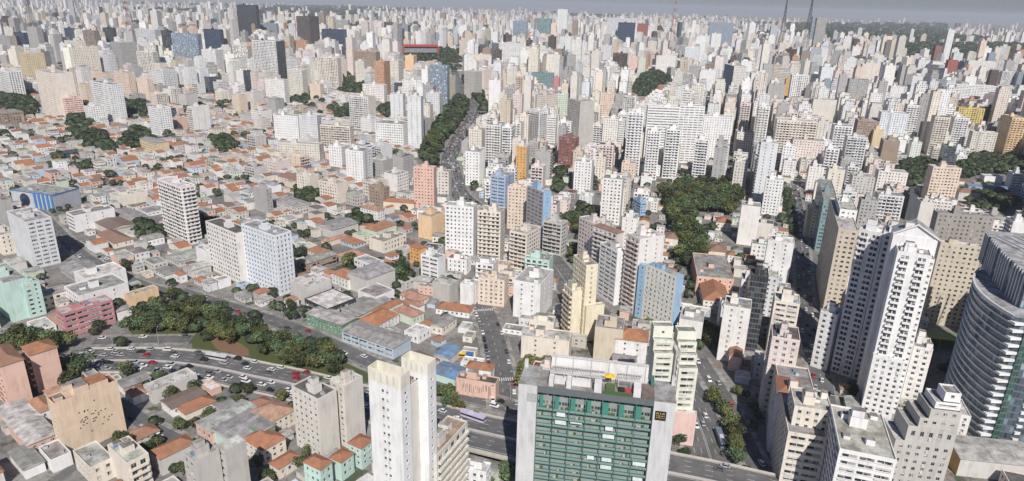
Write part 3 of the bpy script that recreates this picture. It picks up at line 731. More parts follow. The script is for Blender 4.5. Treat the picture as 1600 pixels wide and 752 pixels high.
# ------------------------------------------------------------------ hand placed buildings
BLD = [
('salmon block','salmon pink apartment block with two wings and orange roof edges beside dark trees',[(-225.4,258.2,9.2,22,50,22.9,'bn','salmon','t'),(-222.1,272.5,11,12,50,20.7,'bn','salmon','t')]),
('speckled buff block','buff block with a wide blank wall speckled by tiny holes and a red roof strip',[(-180.5,227.4,23.8,8,52,25.3,'wn','buff','r')]),
('-','small white house with an orange hip roof left of the speckled buff block',[(-202.4,246.2,6,14.2,52,8,'ww','white','t')]),
('-','long low salmon building with a grey tin roof in front of the speckled buff wall',[(-194,226.1,10.8,39.2,52,6.3,'nw','salmon','g')]),
('-','low white walled yard building at the foot of the speckled buff block',[(-179.1,217.4,7.2,13,52,6.1,'nn','white','f')]),
('-','white gabled shop with pale tin roof beside the expressway bend',[(-181.2,272.7,12.2,9.2,52,4.3,'wn','white','g')]),
('putty hall','long putty coloured hall with blank side wall beside the expressway',[(-164,266.3,21,9.5,52,6.9,'wn','putty','f')]),
('-','narrow white house with a dark brown corrugated roof behind the putty hall',[(-150.9,256.7,16.2,10.2,52,4.5,'ww','white','b')]),
('-','low cream house with a bright orange roof beyond the brown corrugated roof',[(-143.8,254.5,14.2,9,52,3.4,'wn','cream','t')]),
('pale gabled hall','long pale gabled hall with a pinkish front and dusty tin roof',[(-124.9,238.3,22.5,12,55,5.9,'wn','salmon','g')]),
('-','mint green walled shed with a stained grey roof beside the pale gabled hall',[(-111.3,230.3,18.8,18,55,6.3,'nw','mint','g')]),
('stained concrete pair','pair of stained grey concrete blocks with blank walls at the bottom edge',[(-106.4,189,9,8.2,52,30,'wn','concrete','f'),(-98.6,194.9,8.2,5.5,52,30,'wn','concrete','f')]),
('-','cream walk-up with open balconies in front of the large orange roof',[(-142.2,207.2,8,17,52,14,'nb','cream','f')]),
('-','broad orange tiled house left of the stained concrete pair',[(-135.9,217.5,14.2,8.2,52,8,'nn','putty','t')]),
('-','small putty house with an orange roof beside the side street',[(-155.6,236.2,9.2,8.2,52,2.7,'ww','putty','t')]),
('-','flat roofed cream house with rooftop clutter at the bottom edge',[(-158.6,210.1,8.5,16.5,52,9,'ww','cream','f')]),
('-','long white tin roofed shed in the bottom left corner',[(-187.1,213.3,7,17,52,4.6,'nn','white','g')]),
('-','low putty garage with a tin roof behind the parking yard',[(-214.3,240.3,8.8,6,52,4.3,'nn','putty','g')]),
('-','white shop with a red awning roof on the side street corner',[(-172.8,265,6.8,9,52,4.6,'wn','white','t')]),
('ecru twin block','ecru twin block with screened windows and tall blank side walls',[(-75.8,229.7,9.5,16.5,55,29.3,'wn','ecru','k'),(-67.3,237.9,10.2,8.8,55,30.4,'wn','ecru','f')]),
('-','cream house with a bright orange gabled roof left of the ecru twin block',[(-101.7,244.6,12.5,14,55,7.3,'ww','cream','t')]),
('-','yellowish house with a faded orange roof at the bottom edge',[(-98.5,225.4,11,13.2,55,7.3,'ww','cream','t')]),
('-','pale mint house with orange roof right against the tall white tower',[(-58.2,224.4,7,7,60,10.4,'ww','mint','t')]),
('-','narrow mint house with orange roof in the middle of its row',[(-64.5,217,7,6,60,9.2,'nw','mint','t')]),
('-','low mint house with orange roof nearest the bottom edge of its row',[(-70.1,208.8,6,9,60,12,'ww','mint','t')]),
('-','narrow cream house with a long red roof below the ecru twin block',[(-89.4,217.3,10.2,6,55,5.1,'ww','cream','t')]),
('-','green walled shed with a grey roof beside the orange gables',[(-101.7,234.9,6,9,55,9.6,'nn','green','g')]),
('tan terrace block','ecru block with a tan roof terrace and stacked balconies beside the viaduct',[(-22.1,177.5,20.8,7.8,66,44,'nb','ecru','T')]),
('-','low white block with a flat roof squeezed between terrace block and viaduct',[(-7.2,207.4,6,9.5,75,14,'ww','white','f')]),
('blue workshop','long pale blue workshop with a grey roof along the diagonal road',[(-61.2,313.6,14.8,36.8,60,6.8,'sn','lightblue','g')]),
('-','white corner building with an orange roof behind the blue workshop',[(-75.5,339.6,19.8,13.8,60,6.1,'ww','white','t')]),
('-','white walk-up with a pale flat roof behind the blue workshop',[(-50.5,331.6,11.5,10.2,60,5.3,'ww','white','w')]),
('-','dark green fronted warehouse beside the diagonal road',[(-94.3,337.2,12.2,27.8,60,7.4,'wn','green','g')]),
('-','cream shop row with grey tin roof by the small plaza',[(-38.2,341.7,14.8,8.2,62,5.5,'ww','cream','g')]),
('graffiti block','salmon low block with scrawled wall and dark roof beside the expressway',[(-5.9,277.5,6.2,19.8,76,9.1,'nn','salmon','k')]),
('-','white house with bright orange hip roof behind the graffiti block',[(-8.8,291.8,6.8,13,76,7.6,'nn','white','t')]),
('-','low mint market shed with a blue tin roof beside the graffiti block',[(-26.6,288.5,12,14.2,62,4.5,'nn','mint','B')]),
('-','pale blue roofed stall shed at the edge of the plaza',[(-31.3,308.5,12.5,9.5,62,4.5,'nn','putty','B')]),
('-','pink blank walled annex in front of the lime stepped block',[(81.2,245.8,3.2,9.8,76,15.9,'nn','pink','f')]),
('-','cream blank walled block behind the trees beside the green balcony slab',[(31.6,314.1,12,25.8,78,13.4,'fn','cream','f'),(24.7,338.9,7.8,14.2,78,11.9,'nn','cream','f')]),
('-','beige blank walled block behind the green balcony slab roof',[(59.7,315.6,16,14.8,78,20.1,'nn','beige','f')]),
('-','white blank fronted house block with a red roof edge behind the green balcony slab',[(72.4,312.9,14,16.5,78,14.7,'fn','white','t')]),
('-','putty flats with a sooty side left of the lime stepped block',[(83.7,334.6,14,15.5,78,9.4,'wb','putty','f')]),
('-','ivory tower with a blank front and shaded side behind the avenue trees',[(113.1,323,13.5,14,-20,32.7,'sf','ivory','f')]),
('-','small salmon house with a round orange roof beside the avenue trees',[(115.8,311.9,6,14,-20,9,'nn','salmon','t')]),
('blush stepped block','blush pink block with a stepped right edge and dark roof beside the shaded avenue',[(118.3,270.5,11.8,14,-18,42,'ww','blush','k')]),
('-','white narrow block with a red tiled roof below the blush stepped block',[(112.7,243.4,9.2,14,-18,30,'wn','white','t')]),
('-','weathered cream block with strip windows and a sooty roof left of the white strip block',[(106.6,215.6,13.8,53.5,-15,30,'ws','cream','f'),(109.7,220.8,13.5,14.8,-15,38,'ww','cream','f')]),
('white strip block','white block with strip windows and a sooty flat roof at the bottom edge',[(113.6,192.2,17.5,28.8,-18,40,'ss','white','f')]),
('grey banded block','white and grey block with dark banded windows beside the car park',[(-326.4,423.6,15.5,36.8,52,33.8,'ns','whitegrey','f')]),
('-','plain grey tower cut by the left edge',[(-398.1,498.2,6,35.8,52,25.4,'nn','grey','f')]),
('-','cream low block at the left edge below the plain grey tower',[(-364.8,446.2,10.5,25.5,52,15.4,'nw','cream','f')]),
('round window hall','grey hall with blue frames and a large round dark window',[(-396.4,552,26,47.5,74,14.2,'nn','bluegrey','f')]),
('long white hall','long low white hall with flat roofs right of the round window hall',[(-345.2,499,30,15,52,14.1,'sf','white','f')]),
('-','cream box building with roof plants behind the long white hall',[(-351.6,569.1,26.2,15.8,52,9.8,'wn','cream','f')]),
('ivory balcony tower','ivory tower with stacked balconies and a peaked top among low roofs',[(-246.1,477.1,11,36.8,52,45.9,'bb','ivory','f')]),
('white green slab','ivory slab with pale green window grid facing the diagonal road',[(-178.3,406.7,11,38.2,52,35.8,'wn','ivory','k')]),
('pale blue slab','white slab with a pale blue stripe joined beside the ivory slab',[(-147,389.9,12.2,36,54,41,'ww','paleblue','f')]),
('-','low cream house with a wide red hip roof in front of the ivory tower trees',[(-296.1,465.7,13.8,32,52,4.4,'ww','cream','t')]),
('-','white house with grey roof at the foot of the ivory balcony tower',[(-273.7,470.3,12.8,12.2,52,5.8,'ww','white','g')]),
('mint block','mint green walled block at the left edge',[(-285.3,343.8,11.8,35.2,52,24.6,'nn','mint','f')]),
('-','pale mint flats with small windows beside the mint green block',[(-279.3,349.6,8.5,6,52,21.6,'nw','mint','f')]),
('-','cream building with a grey roof and a blue tarpaulin',[(-279.1,360.3,15,11.2,52,8.8,'ww','cream','g')]),
('-','white flat roofed workshops left of the apricot wall',[(-254.6,358.3,27.8,21.8,52,11.1,'wf','white','f')]),
('-','large pale roofed hall behind the white workshops',[(-268.3,386.9,24.2,18.5,52,9.5,'nn','white','w')]),
('apricot wall','box building with an apricot side wall beside the park trees',[(-230.7,367.2,17.8,6.5,52,7.8,'nn','apricot','f')]),
('raspberry block','raspberry pink office with dark strip windows beside the street trees',[(-244,328.1,25.5,9.8,52,14.4,'ss','raspberry','f')]),
('-','grey gabled garage hall behind the white workshops',[(-285.8,402.9,16.8,26,52,4.5,'wn','grey','g')]),
('-','low putty workshop with a brown roof below the long white hall',[(-313,491.4,19.2,36,52,5.6,'nn','putty','b')]),
('-','white low house beside the trees left of ivory tower',[(-312.5,543.5,18.2,20,52,3.4,'ww','white','f')]),
('-','grey saw roofed shed below the cream box building',[(-318.7,513,23.8,36.8,52,4.5,'nn','grey','g')]),
('-','putty row with flat grey roofs left of the ivory slab base',[(-232.2,433.2,22.5,18.8,52,4,'ww','putty','g')]),
('-','low putty house with a dark veranda beside the ivory slab',[(-214.8,415.1,13.5,11.8,52,5.4,'ww','putty','g')]),
('white roof depot','dark grey depot with a bright white roof beside the diagonal road',[(-107.4,355.9,21,22.2,52,8.3,'ss','dark','w')]),
('-','plain putty box building left of the white roofed depot',[(-124.5,374.8,17.8,18.2,52,13.2,'nn','putty','f')]),
('-','long blank white wall hall right of the white roofed depot',[(-83.6,377.4,15.8,16.8,52,6.8,'nn','white','f')]),
('-','putty hall with a long dusty roof behind the blank white hall',[(-91.9,392.6,24,19.2,52,12,'nn','putty','g')]),
('-','brown colonnaded two storey row in front of the big round tree',[(-141.1,429.1,25,11.2,52,7,'bb','brown','g')]),
('-','white house with twin orange roofs behind the white roofed depot',[(-106.4,402.1,12,17.2,52,7.6,'ww','white','t')]),
('-','white boxy house with parapets right of the big round tree',[(-95.6,426.1,10.5,19.2,52,8.8,'ww','white','f')]),
('-','white narrow walk-up with strip windows beside the plaza trees',[(-48.6,413.1,8.2,14.5,60,19.9,'sn','white','f')]),
('five column tower','white tower with five columns of dark windows behind the flatiron row',[(-28.9,470.9,11,21.8,80,38.5,'wn','white','f')]),
('salmon tower','salmon pink tower with a regular window grid beside the avenue',[(-71.6,583.3,8.8,19,80,40.1,'wn','salmon','f'),(-61.9,619.3,10,14.8,80,28.3,'wn','ecru','f')]),
('steel blue tower','steel blue and white tower with horizontal bands left of the orange block',[(-7.3,574.8,19,14.8,65,35.8,'sw','steelblue','f')]),
('-','cream zigzag balcony block right of the white five column tower',[(-8.7,462.2,13.2,17.5,76,37.9,'bw','cream','f')]),
('flatiron row','peach and white wedge shaped flats on the street corner',[(-3.9,382.4,12,17,78,18.4,'ww','peach','f')]),
('-','apricot blank walled block left of the white five column tower',[(-64,503.6,17.2,13.5,60,19.6,'nn','apricot','f')]),
('-','orange narrow house with a tiled roof below the apricot block',[(-66,448.2,7.2,9.8,55,13.1,'wn','orange','t')]),
('-','white slim tower with blank right side above the orange roofs',[(-155.1,672.4,18.2,20.5,70,34,'ww','white','f')]),
('-','cream four storey flats beside the round trees',[(-196.3,624,11.8,17.5,60,18.6,'wn','cream','f')]),
('-','cream stepped flats left of the orange church roof',[(-162.6,596.6,12.5,23,60,19.6,'wn','cream','f')]),
('orange hip roof','white hall with a high orange hip roof among grey roofs',[(-116.1,547.8,9.8,19.5,60,9.6,'ww','white','t')]),
('-','long peach hall with an orange roof below the salmon tower',[(-89.8,581.6,8.8,29.2,80,7.1,'nn','peach','t')]),
('-','brown and white flats behind the orange hip roofed hall',[(-119.4,593.7,8.2,17.5,60,17.5,'ww','brown','f')]),
('-','pale green house with a red roof among grey roofs',[(-107.6,498,23,12.8,55,8.4,'nn','palegreen','t')]),
('-','grey blank tower among the low roofs at the mid left',[(-215.8,562.2,6,18.5,55,22.1,'nw','grey','f')]),
('-','long white house with a bright orange roof beside the plaza',[(-24.6,365.2,10.2,21.5,76,3.8,'ww','white','t')]),
('-','putty sheds with grey roofs below the round trees',[(-189.3,559.6,15.5,32.5,52,7.8,'ww','putty','g')]),
('-','wide putty workshop with a dusty roof left of the pale green house',[(-142.1,500.3,25.5,22.2,52,7.5,'nn','putty','g')]),
('-','long peach house with a red roof beside the big round tree',[(-142.3,481.5,20.5,6,52,4.3,'nn','peach','t')]),
('-','cream house with a broad red roof above the round trees',[(-221.2,654.3,16,27.8,55,6.6,'ww','cream','t')]),
('-','cream and putty flats right of the big round tree',[(-96.1,471.2,24,16,55,9.4,'nw','cream','f')]),
('-','white house with a brown roof below the white five column tower',[(-31.2,433.8,9.2,14.2,75,11.2,'ww','white','r')]),
('-','weathered blank concrete block beside the plaza trees',[(-38.2,384,10,13,62,13.1,'nn','concrete','f')]),
('-','narrow weathered white block at the plaza corner',[(-23.4,381.8,10.2,8.8,70,14.5,'nw','white','f')]),
('-','cream house with a bright orange roof right of the depot',[(-78.1,359.1,20.8,6.5,55,4.9,'nn','cream','t')]),
('-','long grey roofed workshop in front of the blank white hall',[(-89.4,355.6,28,18.8,55,4.2,'nn','putty','g')]),
('blue slab','long pale slab with blue end walls beside the sunken avenue',[(94.3,352.3,6,23.8,36,36,'wn','slab/sky','f'),(80.3,371.6,2.5,4.5,52,35,'fn','sky','f')]),
('blush slab','tall ivory block with a blush balcony side next to the blue ended slab',[(76.2,377.3,19.2,12.8,28,49.5,'bf','blush/ivory','f')]),
('-','ecru stepped block with orange roof terraces left of the blush sided block',[(66.9,403.2,6.2,20.8,40,44,'bn','ecru','t')]),
('-','white ribbed slab squeezed in front of the stepped block',[(65.7,389.1,6,19,28,36.7,'sn','white','f')]),
('-','blush flats with dark top left of the orange roof terraces',[(55.5,434.2,8.5,18,28,40,'wn','blush','f')]),
('pale yellow tower','pale yellow tower with stacked side balconies above the sunken avenue',[(41.2,341.2,7.2,17,20,46,'wf','paleyellow','f'),(34.4,341,6,11.8,20,30,'bn','paleyellow','f'),(42.5,339.2,11.2,3.5,20,22,'nn','paleyellow','f')]),
('ivory point tower','slim ivory point tower with a window grid beside the red roofs',[(92.8,555.3,16,17,75,41.2,'ww','ivory','f')]),
('sky blue end slab','grey banded slab with a sky blue end wall',[(23.1,494.6,7.5,23,32,44.7,'sf','grey/sky','f')]),
('-','peach slab with a regular grid left of the sky blue end wall',[(10.8,534.4,7.2,16.2,75,37,'wn','peach','f')]),
('-','putty flats with dark balconies behind the garden trees',[(37,475.9,10,15.8,60,25.9,'bw','putty','f')]),
('-','cream flats with long balconies left of the mint flats',[(10.3,443.9,20.8,14,60,28,'bw','cream','f')]),
('-','pale mint flats with a stepped roof above the sunken avenue',[(25.8,424.4,13.2,17.2,75,16.2,'bn','mint','f')]),
('-','white blank fronted flats left of the pale yellow tower',[(17.7,364.3,26,17,70,24,'ff','white','f')]),
('-','white mid height tower with even windows above the garden trees',[(77.2,651.5,16,17.5,75,33.7,'ww','white','f')]),
('-','cream school building with broad orange roofs in the wooded park',[(175.3,549.5,12.5,14,-15,7.7,'ww','cream','t')]),
('-','orange roofed hall below the wooded park',[(152.1,485.6,13.2,14,-15,4.4,'nn','cream','t')]),
('-','salmon old villa with patterned front right of the blue ended slab',[(124.4,414.7,23.8,46.2,-10,11.6,'ww','salmon','f')]),
('-','cream houses with patched roofs right of the blue ended slab',[(122.2,387.9,15.8,75,-10,6.7,'ww','cream','t')]),
('-','ivory stepped block with blank walls beside the wooded park',[(182.8,514.8,14.5,14,-18,33.1,'nn','ivory','f')]),
('black glass tower','black glass tower with thin vertical lines beside the narrow street',[(129.7,336.2,9.2,14,-18,45,'gg','dark','k')]),
('-','pale grey house cluster left of the black glass tower',[(123.7,357.1,11.5,14,-12,16,'ww','whitegrey','f')]),
('-','small blue and white striped block among red roofs',[(116.3,586,6,14.2,20,12.6,'ss','sky','f')]),
('-','white flats in front of the black glass tower',[(147.4,395.7,7.8,14,-18,18,'nw','white','f')]),
('-','small cream house with a red roof inside the wooded park',[(122.8,507.4,10.2,14,-15,6.4,'nn','cream','t')]),
('-','low white terraces above the red roofs',[(142.2,744.2,23.8,14,-10,12.4,'nw','white','f')]),
('-','bright white block with small windows above the narrow street',[(232.7,602.1,15.2,14,-20,34,'ww','white','f')]),
('-','white block with stepped roof terraces beside the narrow street',[(177.3,438.4,17,14,-20,30,'nf','white','w')]),
('-','cream block with strip windows and rooftop sheds beside the shaded street',[(143.3,332.4,12.8,14,-20,32,'ws','cream','f')]),
('-','pale grey flats with a brown awning beside the shaded street',[(148.8,378.7,13.5,14,-20,28,'ww','whitegrey','f')]),
('-','slim pale yellow front on the shaded street',[(246.3,537.4,8,14,-20,25.2,'nw','paleyellow','f')]),
('-','teal netted block under repair beside the shaded street',[(242.1,504.3,10.5,75,-20,42,'gs','teal','f')]),
('beige street tower','beige tower with brown window bays left of the white hotel',[(197,384.8,10.8,75,-20,57.2,'ww','beige','f')]),
('beige back tower','beige banded tower right behind the white hotel',[(254.8,376.6,22.2,6,-17,52.7,'ww','beige','f')]),
('chequer block','dark block with a white and red chequered window grid',[(297.1,449.5,36.2,8.2,-10,50,'ww','chequer','f')]),
('peach tower','peach tower with seven window columns among dark trees',[(423.4,665.1,26.8,12,-8,35.7,'nw','peach','f')]),
('-','dark block with a yellow side wall in front of the peach tower',[(363.7,595.1,7.2,20,-15,24,'nn','dark/yellow','k')]),
('-','ecru blank block right of the yellow side wall',[(334,529.7,10.2,12.5,-15,36,'nn','ecru','f')]),
('-','pale grey flats with a red centre stripe left of the yellow wall',[(335.4,595.3,21.2,14.8,-15,23.8,'wb','whitegrey','f')]),
('-','ivory flats with stepped top left of the dark trees',[(386.7,696,28.2,14,-15,23.3,'ww','ivory','f')]),
('-','ivory boxes with stepped roofs behind the shaded street',[(305.2,659,15,14,-20,17.9,'nn','ivory','f')]),
('-','cluttered putty roofs behind the netted block',[(349.8,675.5,21,20,-18,21.6,'ww','putty','f')]),
('-','grey flats squeezed behind the white hotel roof',[(289.9,538.7,13,12,-18,34,'nw','grey','f')]),
('-','white roof block behind the beige street tower',[(208.8,410.7,10,38.2,-20,62,'ww','white','f')]),
('-','red roofed hall right of the peach tower',[(459.4,670.2,19.8,12,-12,9.1,'nn','putty','t')]),
('-','red roofed hall at the right edge of the park',[(505.9,666.8,13.8,12,-12,6.8,'nn','putty','t')]),
('-','white gabled sports hall beside the long blue roof',[(540.8,753.3,18.8,12,-12,7.5,'nn','white','w')]),
('long blue roof','low station with a very long blue roof at the right edge',[(493.2,706.9,57.5,12,-14,6.7,'nn','steelblue','B')]),
('broad cream towers','broad cream apartment tower with many narrow windows at the upper left',[(-861,1334.2,47.5,14,52,77.9,'ww','cream','f'),(-883.4,1376,23.2,43,52,87.1,'ww','cream','f')]),
('-','mustard cream tower left of the broad cream tower',[(-911.4,1275.9,30.2,37,52,69.8,'ww','mustard','f')]),
('-','cream tower with a blank right half above the red roofs',[(-678.8,994.2,24.5,64.2,52,67.1,'wn','cream','f')]),
('-','low pink banded block at the foot of the cream tower',[(-667.8,996,24.5,12.2,52,31.4,'ss','pink','f')]),
('-','low white block beside the crowned white tower',[(-610.3,956.7,22.8,12,52,26.1,'ww','white','f')]),
('crowned white tower','white tower with balconies and a rounded crown among trees',[(-588.8,985.9,16,65.5,55,54.3,'bw','white','f')]),
('-','grey speckled tower behind the crowned white tower',[(-896.6,1560.9,38,39.2,55,75,'ww','grey','f')]),
('-','peach slab in front of the grey speckled tower',[(-699.9,1228.3,12.5,48,58,45.3,'ww','peach','f')]),
('-','small peach slab right of the dark trees',[(-650.1,1198.6,12,32.8,60,38.5,'nw','peach','f')]),
('-','wide pale grey apartment slab above the houses',[(-625.5,1209,26,37.5,60,50.6,'ww','whitegrey','f'),(-664,1371.5,12,13.8,60,37.7,'wn','white','f')]),
('-','white tower with dark window lines among the low houses',[(-474.7,891.1,17.5,26.8,55,36.4,'ww','white','f')]),
('-','ivory tower right of the pale green house wall',[(-436.2,906,24.2,12.8,55,37.2,'bf','ivory','f')]),
('-','mustard sided low office with a grey roof',[(-422.9,779.2,14.8,39.2,55,14.3,'wn','mustard','g')]),
('-','long brown low block at the left edge below the trees',[(-713.4,930,25,31.8,55,18.4,'bb','brown','f')]),
('black office tower','very tall black glass office tower on the skyline',[(-968,2601.8,19.2,81.8,75,150.4,'gg','dark','k')]),
('-','blue grey glass office slab with reflections',[(-798.8,1735.3,16.5,75,78,88.8,'gg','steel','k')]),
('-','wide pale banded office slab on the ridge',[(-1132.3,2174.1,31.2,95,75,75,'sw','whitegrey','f')]),
('-','dark brown office tower on the ridge at the upper left',[(-1286.7,2114.7,18,48.8,70,70,'gg','brown','k')]),
('-','ecru banded apartment tower below the pale office slab',[(-732.3,1385.2,15.5,39,75,70,'bw','ecru','f')]),
('-','white cluster tower left of the black office tower',[(-714.5,1635,26,41.8,70,58.9,'ww','white','f')]),
('-','ecru block with a dark glass face below the black office tower',[(-636.1,1630.8,16.2,40.8,75,70.9,'gw','ecru','f')]),
('-','white banded twin towers at the left edge',[(-869.9,1166,20.8,74.2,55,48.2,'bb','white','f')]),
('-','grey tower at the far upper left',[(-1406.2,1918.2,12,71,60,60,'ww','grey','f')]),
('-','navy glass box at the upper left',[(-1480.8,2084.1,13,46,70,60,'gg','navy','k')]),
('-','dark striped office tower left of the blue grey glass slab',[(-1015.3,2032.3,12,29.8,75,80,'ss','dark','k')]),
('-','navy glass office block right of the blue grey glass slab',[(-836.1,1963.1,12,56.5,75,90,'gg','navy','k')]),
('-','navy roofed office block behind the mustard cream tower',[(-1526.4,2413.4,12,55.5,75,60,'gg','navy','k')]),
('-','dark office block below the faint pink mast',[(-1343.5,2315.8,12,43.5,75,70,'gg','dark','k')]),
('-','grey glass office block left of the teal glass tower',[(40.4,3175.7,24,64,78,107,'gg','steel','k')]),
('-','grey tower below a tall antenna at the upper left',[(-1403.8,2033.4,16,40,70,80,'ww','grey','f')]),
('-','rounded putty block among the houses',[(-541.4,1107.1,21.5,19.5,60,26,'nn','putty','f')]),
('-','salmon house wall left of the ivory tower',[(-472.1,931.5,15.8,16.8,55,16.4,'nn','salmon','f')]),
('white striped tower','tall white striped tower with a dark glass side',[(-476.9,1370.6,26,60,68,97.9,'bg','white/dark','f')]),
('dark brown tower','tall dark brown office tower with a flat top',[(-708.3,2386.1,60,50.8,75,121.3,'gg','darkbrown','k')]),
('-','thin tall brown tower right of the dark brown office tower',[(-928.9,3367.2,15.8,36.5,75,116.3,'gg','brown','k')]),
('navy glass cube','navy blue glass cube on the ridge',[(-580.4,2332.9,24,79,80,83.7,'gg','navy','k')]),
('-','grey banded tower above the navy glass cube',[(-774.3,3192.4,24,57.8,78,90.3,'sw','grey','f')]),
('cream rounded tower','cream tower with rounded top storeys below the navy cube',[(-362.3,1388.6,15.5,45.8,75,68.3,'bw','cream','f')]),
('-','grey brown hatched slab left of the orange tower',[(-319.3,1562.2,22.5,53.8,76,69.2,'sn','brown','f')]),
('sienna tower','sienna orange tower beside a cream curved tower',[(-243.7,1261.3,26,19.2,75,74,'ww','sienna','f')]),
('-','cream curved top tower right of the sienna tower',[(-251.8,1463.1,26,26.2,75,60,'ww','cream','f')]),
('-','apricot slab below the red museum',[(-250.3,1671.7,24,22,78,55.3,'nw','apricot','f')]),
('-','white tall tower with a dark central strip on the avenue',[(-219.6,3014.1,60,31.5,78,85,'nw','white','f')]),
('-','slim glass tower above the avenue trees',[(-304.2,3151.3,24,24,80,64.2,'gw','steel','f')]),
('white ribbed glass tower','tall white ribbed tower with blue glass side beside the avenue',[(-45.8,1743.2,64.5,59.2,20,85,'gs','steel/white','f')]),
('-','white tower with a green stripe right of the avenue',[(-25.8,1128.8,16,20,80,60.2,'nw','white','f'),(-33.1,1138.9,7,6.8,80,60.3,'nn','green','f')]),
('-','pale office with a blue glass front left of the avenue trees',[(-122.7,1213.2,16,32.5,80,73.7,'gw','steel','f')]),
('-','low pale office with a grey roof left of the avenue trees',[(-122,1082.1,16,22.2,78,42,'ww','whitegrey','f')]),
('-','concrete slab row right of the avenue bend',[(-81,1344.6,21.8,28,55,52.3,'ww','concrete','f')]),
('-','cream hotel slab above the avenue bend',[(-74.3,1987.4,24,65,85,40,'ww','cream','f')]),
('white balcony tower','white balcony tower with a cream blank side',[(-213.4,975.8,20.2,32.2,70,48.3,'bn','ivory/cream','f')]),
('-','pale twin tower with few windows left of the avenue',[(-175,1049.5,12,20.5,82,44,'ff','whitegrey','f')]),
('-','taller pale twin tower with few windows left of the avenue',[(-120.4,857.7,12,18,82,66,'ff','whitegrey','f')]),
('-','white wide block behind the pale twin towers',[(-173.2,1283.1,16,42.8,80,40,'ww','white','f')]),
('-','white slab with one dark slit at mid left',[(-281.2,865.3,12,34.2,80,36.3,'ww','white','f')]),
('-','pale slab with a dark slit right of its white twin',[(-253.4,855.2,12,25,80,38.7,'ww','whitegrey','f')]),
('-','long ecru low office with dark window bays',[(-226.9,766.7,12,53,80,20.1,'ww','ecru','f')]),
('-','cream balcony block above the low roofs',[(-208.8,842.2,12,41,78,28.6,'bw','cream','f')]),
('-','white block with a pink side panel',[(-144.4,859.7,26,38.2,78,30,'ww','white','f')]),
('-','ivory slab behind the white balcony tower',[(-238.5,1226.5,13.2,42.2,75,36,'ww','ivory','f')]),
('-','small peach slab below the cream rounded tower',[(-366.7,1272,12,23.8,70,29.4,'nw','peach','f')]),
('-','ivory tower at the foot of the white striped tower',[(-411.5,1206.7,12,41.5,70,42.9,'ww','ivory','f')]),
('-','ecru tower right of the white striped tower',[(-405.6,1294.3,16,34,70,51.5,'ww','ecru','f')]),
('-','brick brown towers behind the white striped tower',[(-636.4,2094.1,12,50.2,70,60,'ww','sienna','f')]),
('-','steel banded tower above the white striped tower',[(-928.1,2692.5,14,70.5,75,85.6,'sw','steel','f')]),
('-','dark slim tower on the skyline left of the museum',[(-562.5,3143.1,22.5,41.8,75,87.8,'gg','darkbrown','k')]),
('-','white flats left of the white slim tower',[(-194.3,739.8,17,17,70,24,'ww','white','f')]),
('-','bright white block beside the avenue end',[(-35.8,675.1,26,14.8,80,36,'ww','white','f')]),
('-','cream block right of the tree lined avenue',[(-40.2,803.3,16,16.2,75,36,'ww','cream','f')]),
('-','ivory balcony block right of the tree lined avenue',[(-16.3,755.4,26,17.8,75,50,'bw','ivory','f')]),
('teal glass office','teal glass office with white bands',[(78.3,1454.9,16,44.5,80,43.1,'ss','teal','k')]),
('-','raspberry painted block right of the teal office',[(91.3,1460.9,16,12.5,80,34,'nn','raspberry','f')]),
('concrete lattice tower','grey lattice sided concrete tower in the centre',[(78.6,822.5,20,30.5,25,70,'wn','concrete','f')]),
('-','white and pink banded tower left of the concrete tower',[(31.3,871.2,14,24.5,42,49.3,'bb','white','f')]),
('-','maroon block with a violet stripe in front of the concrete tower',[(69,764.8,12,20,60,36,'ww','maroon','f')]),
('-','amber panelled block in the centre',[(13,698.9,16,11.5,78,38,'wn','amber/ecru','f')]),
('banded white tower','white tower with banded balconies left of the pale hall tower',[(140.6,735.8,14,17.2,78,72,'bw','white','f')]),
('pale roofed tower','wide white tower with a pale metal roof volume',[(190,781.5,14,36.5,84,72,'sw','white','w')]),
('-','white slab with black window strips right of the pale roofed tower',[(227,810.9,14,29.8,85,70,'sw','white','f')]),
('white lattice slab','white lattice slab with a yellow centre line and grey roof',[(268.2,829.3,14,34.5,82,55.5,'ww','white','f')]),
('-','slim white tower directly below the pale roofed tower',[(157.2,720.2,14,13.8,82,55,'bw','white','f')]),
('-','slim white tower beside the white lattice slab',[(181.3,730.3,14,15.5,82,55,'bw','white','f')]),
('-','brick red office tower on the skyline',[(559.9,3025.6,14,45.5,75,113.5,'nn','brick','k')]),
('-','navy glass office left of the brick red tower',[(449.5,2693.8,24,64.8,78,122.6,'gg','navy','k')]),
('-','wide grey office with a white flat rim and roof lettering frame',[(472.5,2947.4,14,95,80,133.6,'sw','whitegrey','w')]),
('-','slender white tower with a spiky top on the skyline',[(244.8,3502.5,24,50.2,78,159.7,'ww','white','f')]),
('-','teal glass tower with a pale frame on the skyline',[(149.7,3163.5,24,63.2,78,121,'gw','teal','f')]),
('-','wide steel blue slab with pale ribs on the skyline',[(855,2785.7,14,95,82,130.7,'ww','steel','f')]),
('-','navy tower in the dense centre',[(292.7,1885.9,24,34.2,60,60,'ww','darkbrown','f')]),
('-','pink red topped tower in the dense centre',[(334.4,1915.4,24,21.8,75,50,'nn','pink','f')]),
('-','pale green tower in the dense centre',[(348,1866.7,14,17.2,75,50,'nw','palegreen','f')]),
('-','navy sided tower with a yellow edge right of centre',[(427.9,1358.2,25.2,64.8,0,75,'nw','steel/ecru','f')]),
('-','slim white tower above the white slabs',[(759.6,2611.8,14,34.8,80,93.5,'ww','white','f')]),
('-','white tower with a sky blue side',[(568.1,2174.1,14,42.2,78,65,'ww','paleblue/white','f')]),
('-','pale green block left of the concrete lattice tower',[(79.9,1048,16,17.2,80,50,'ww','palegreen','f')]),
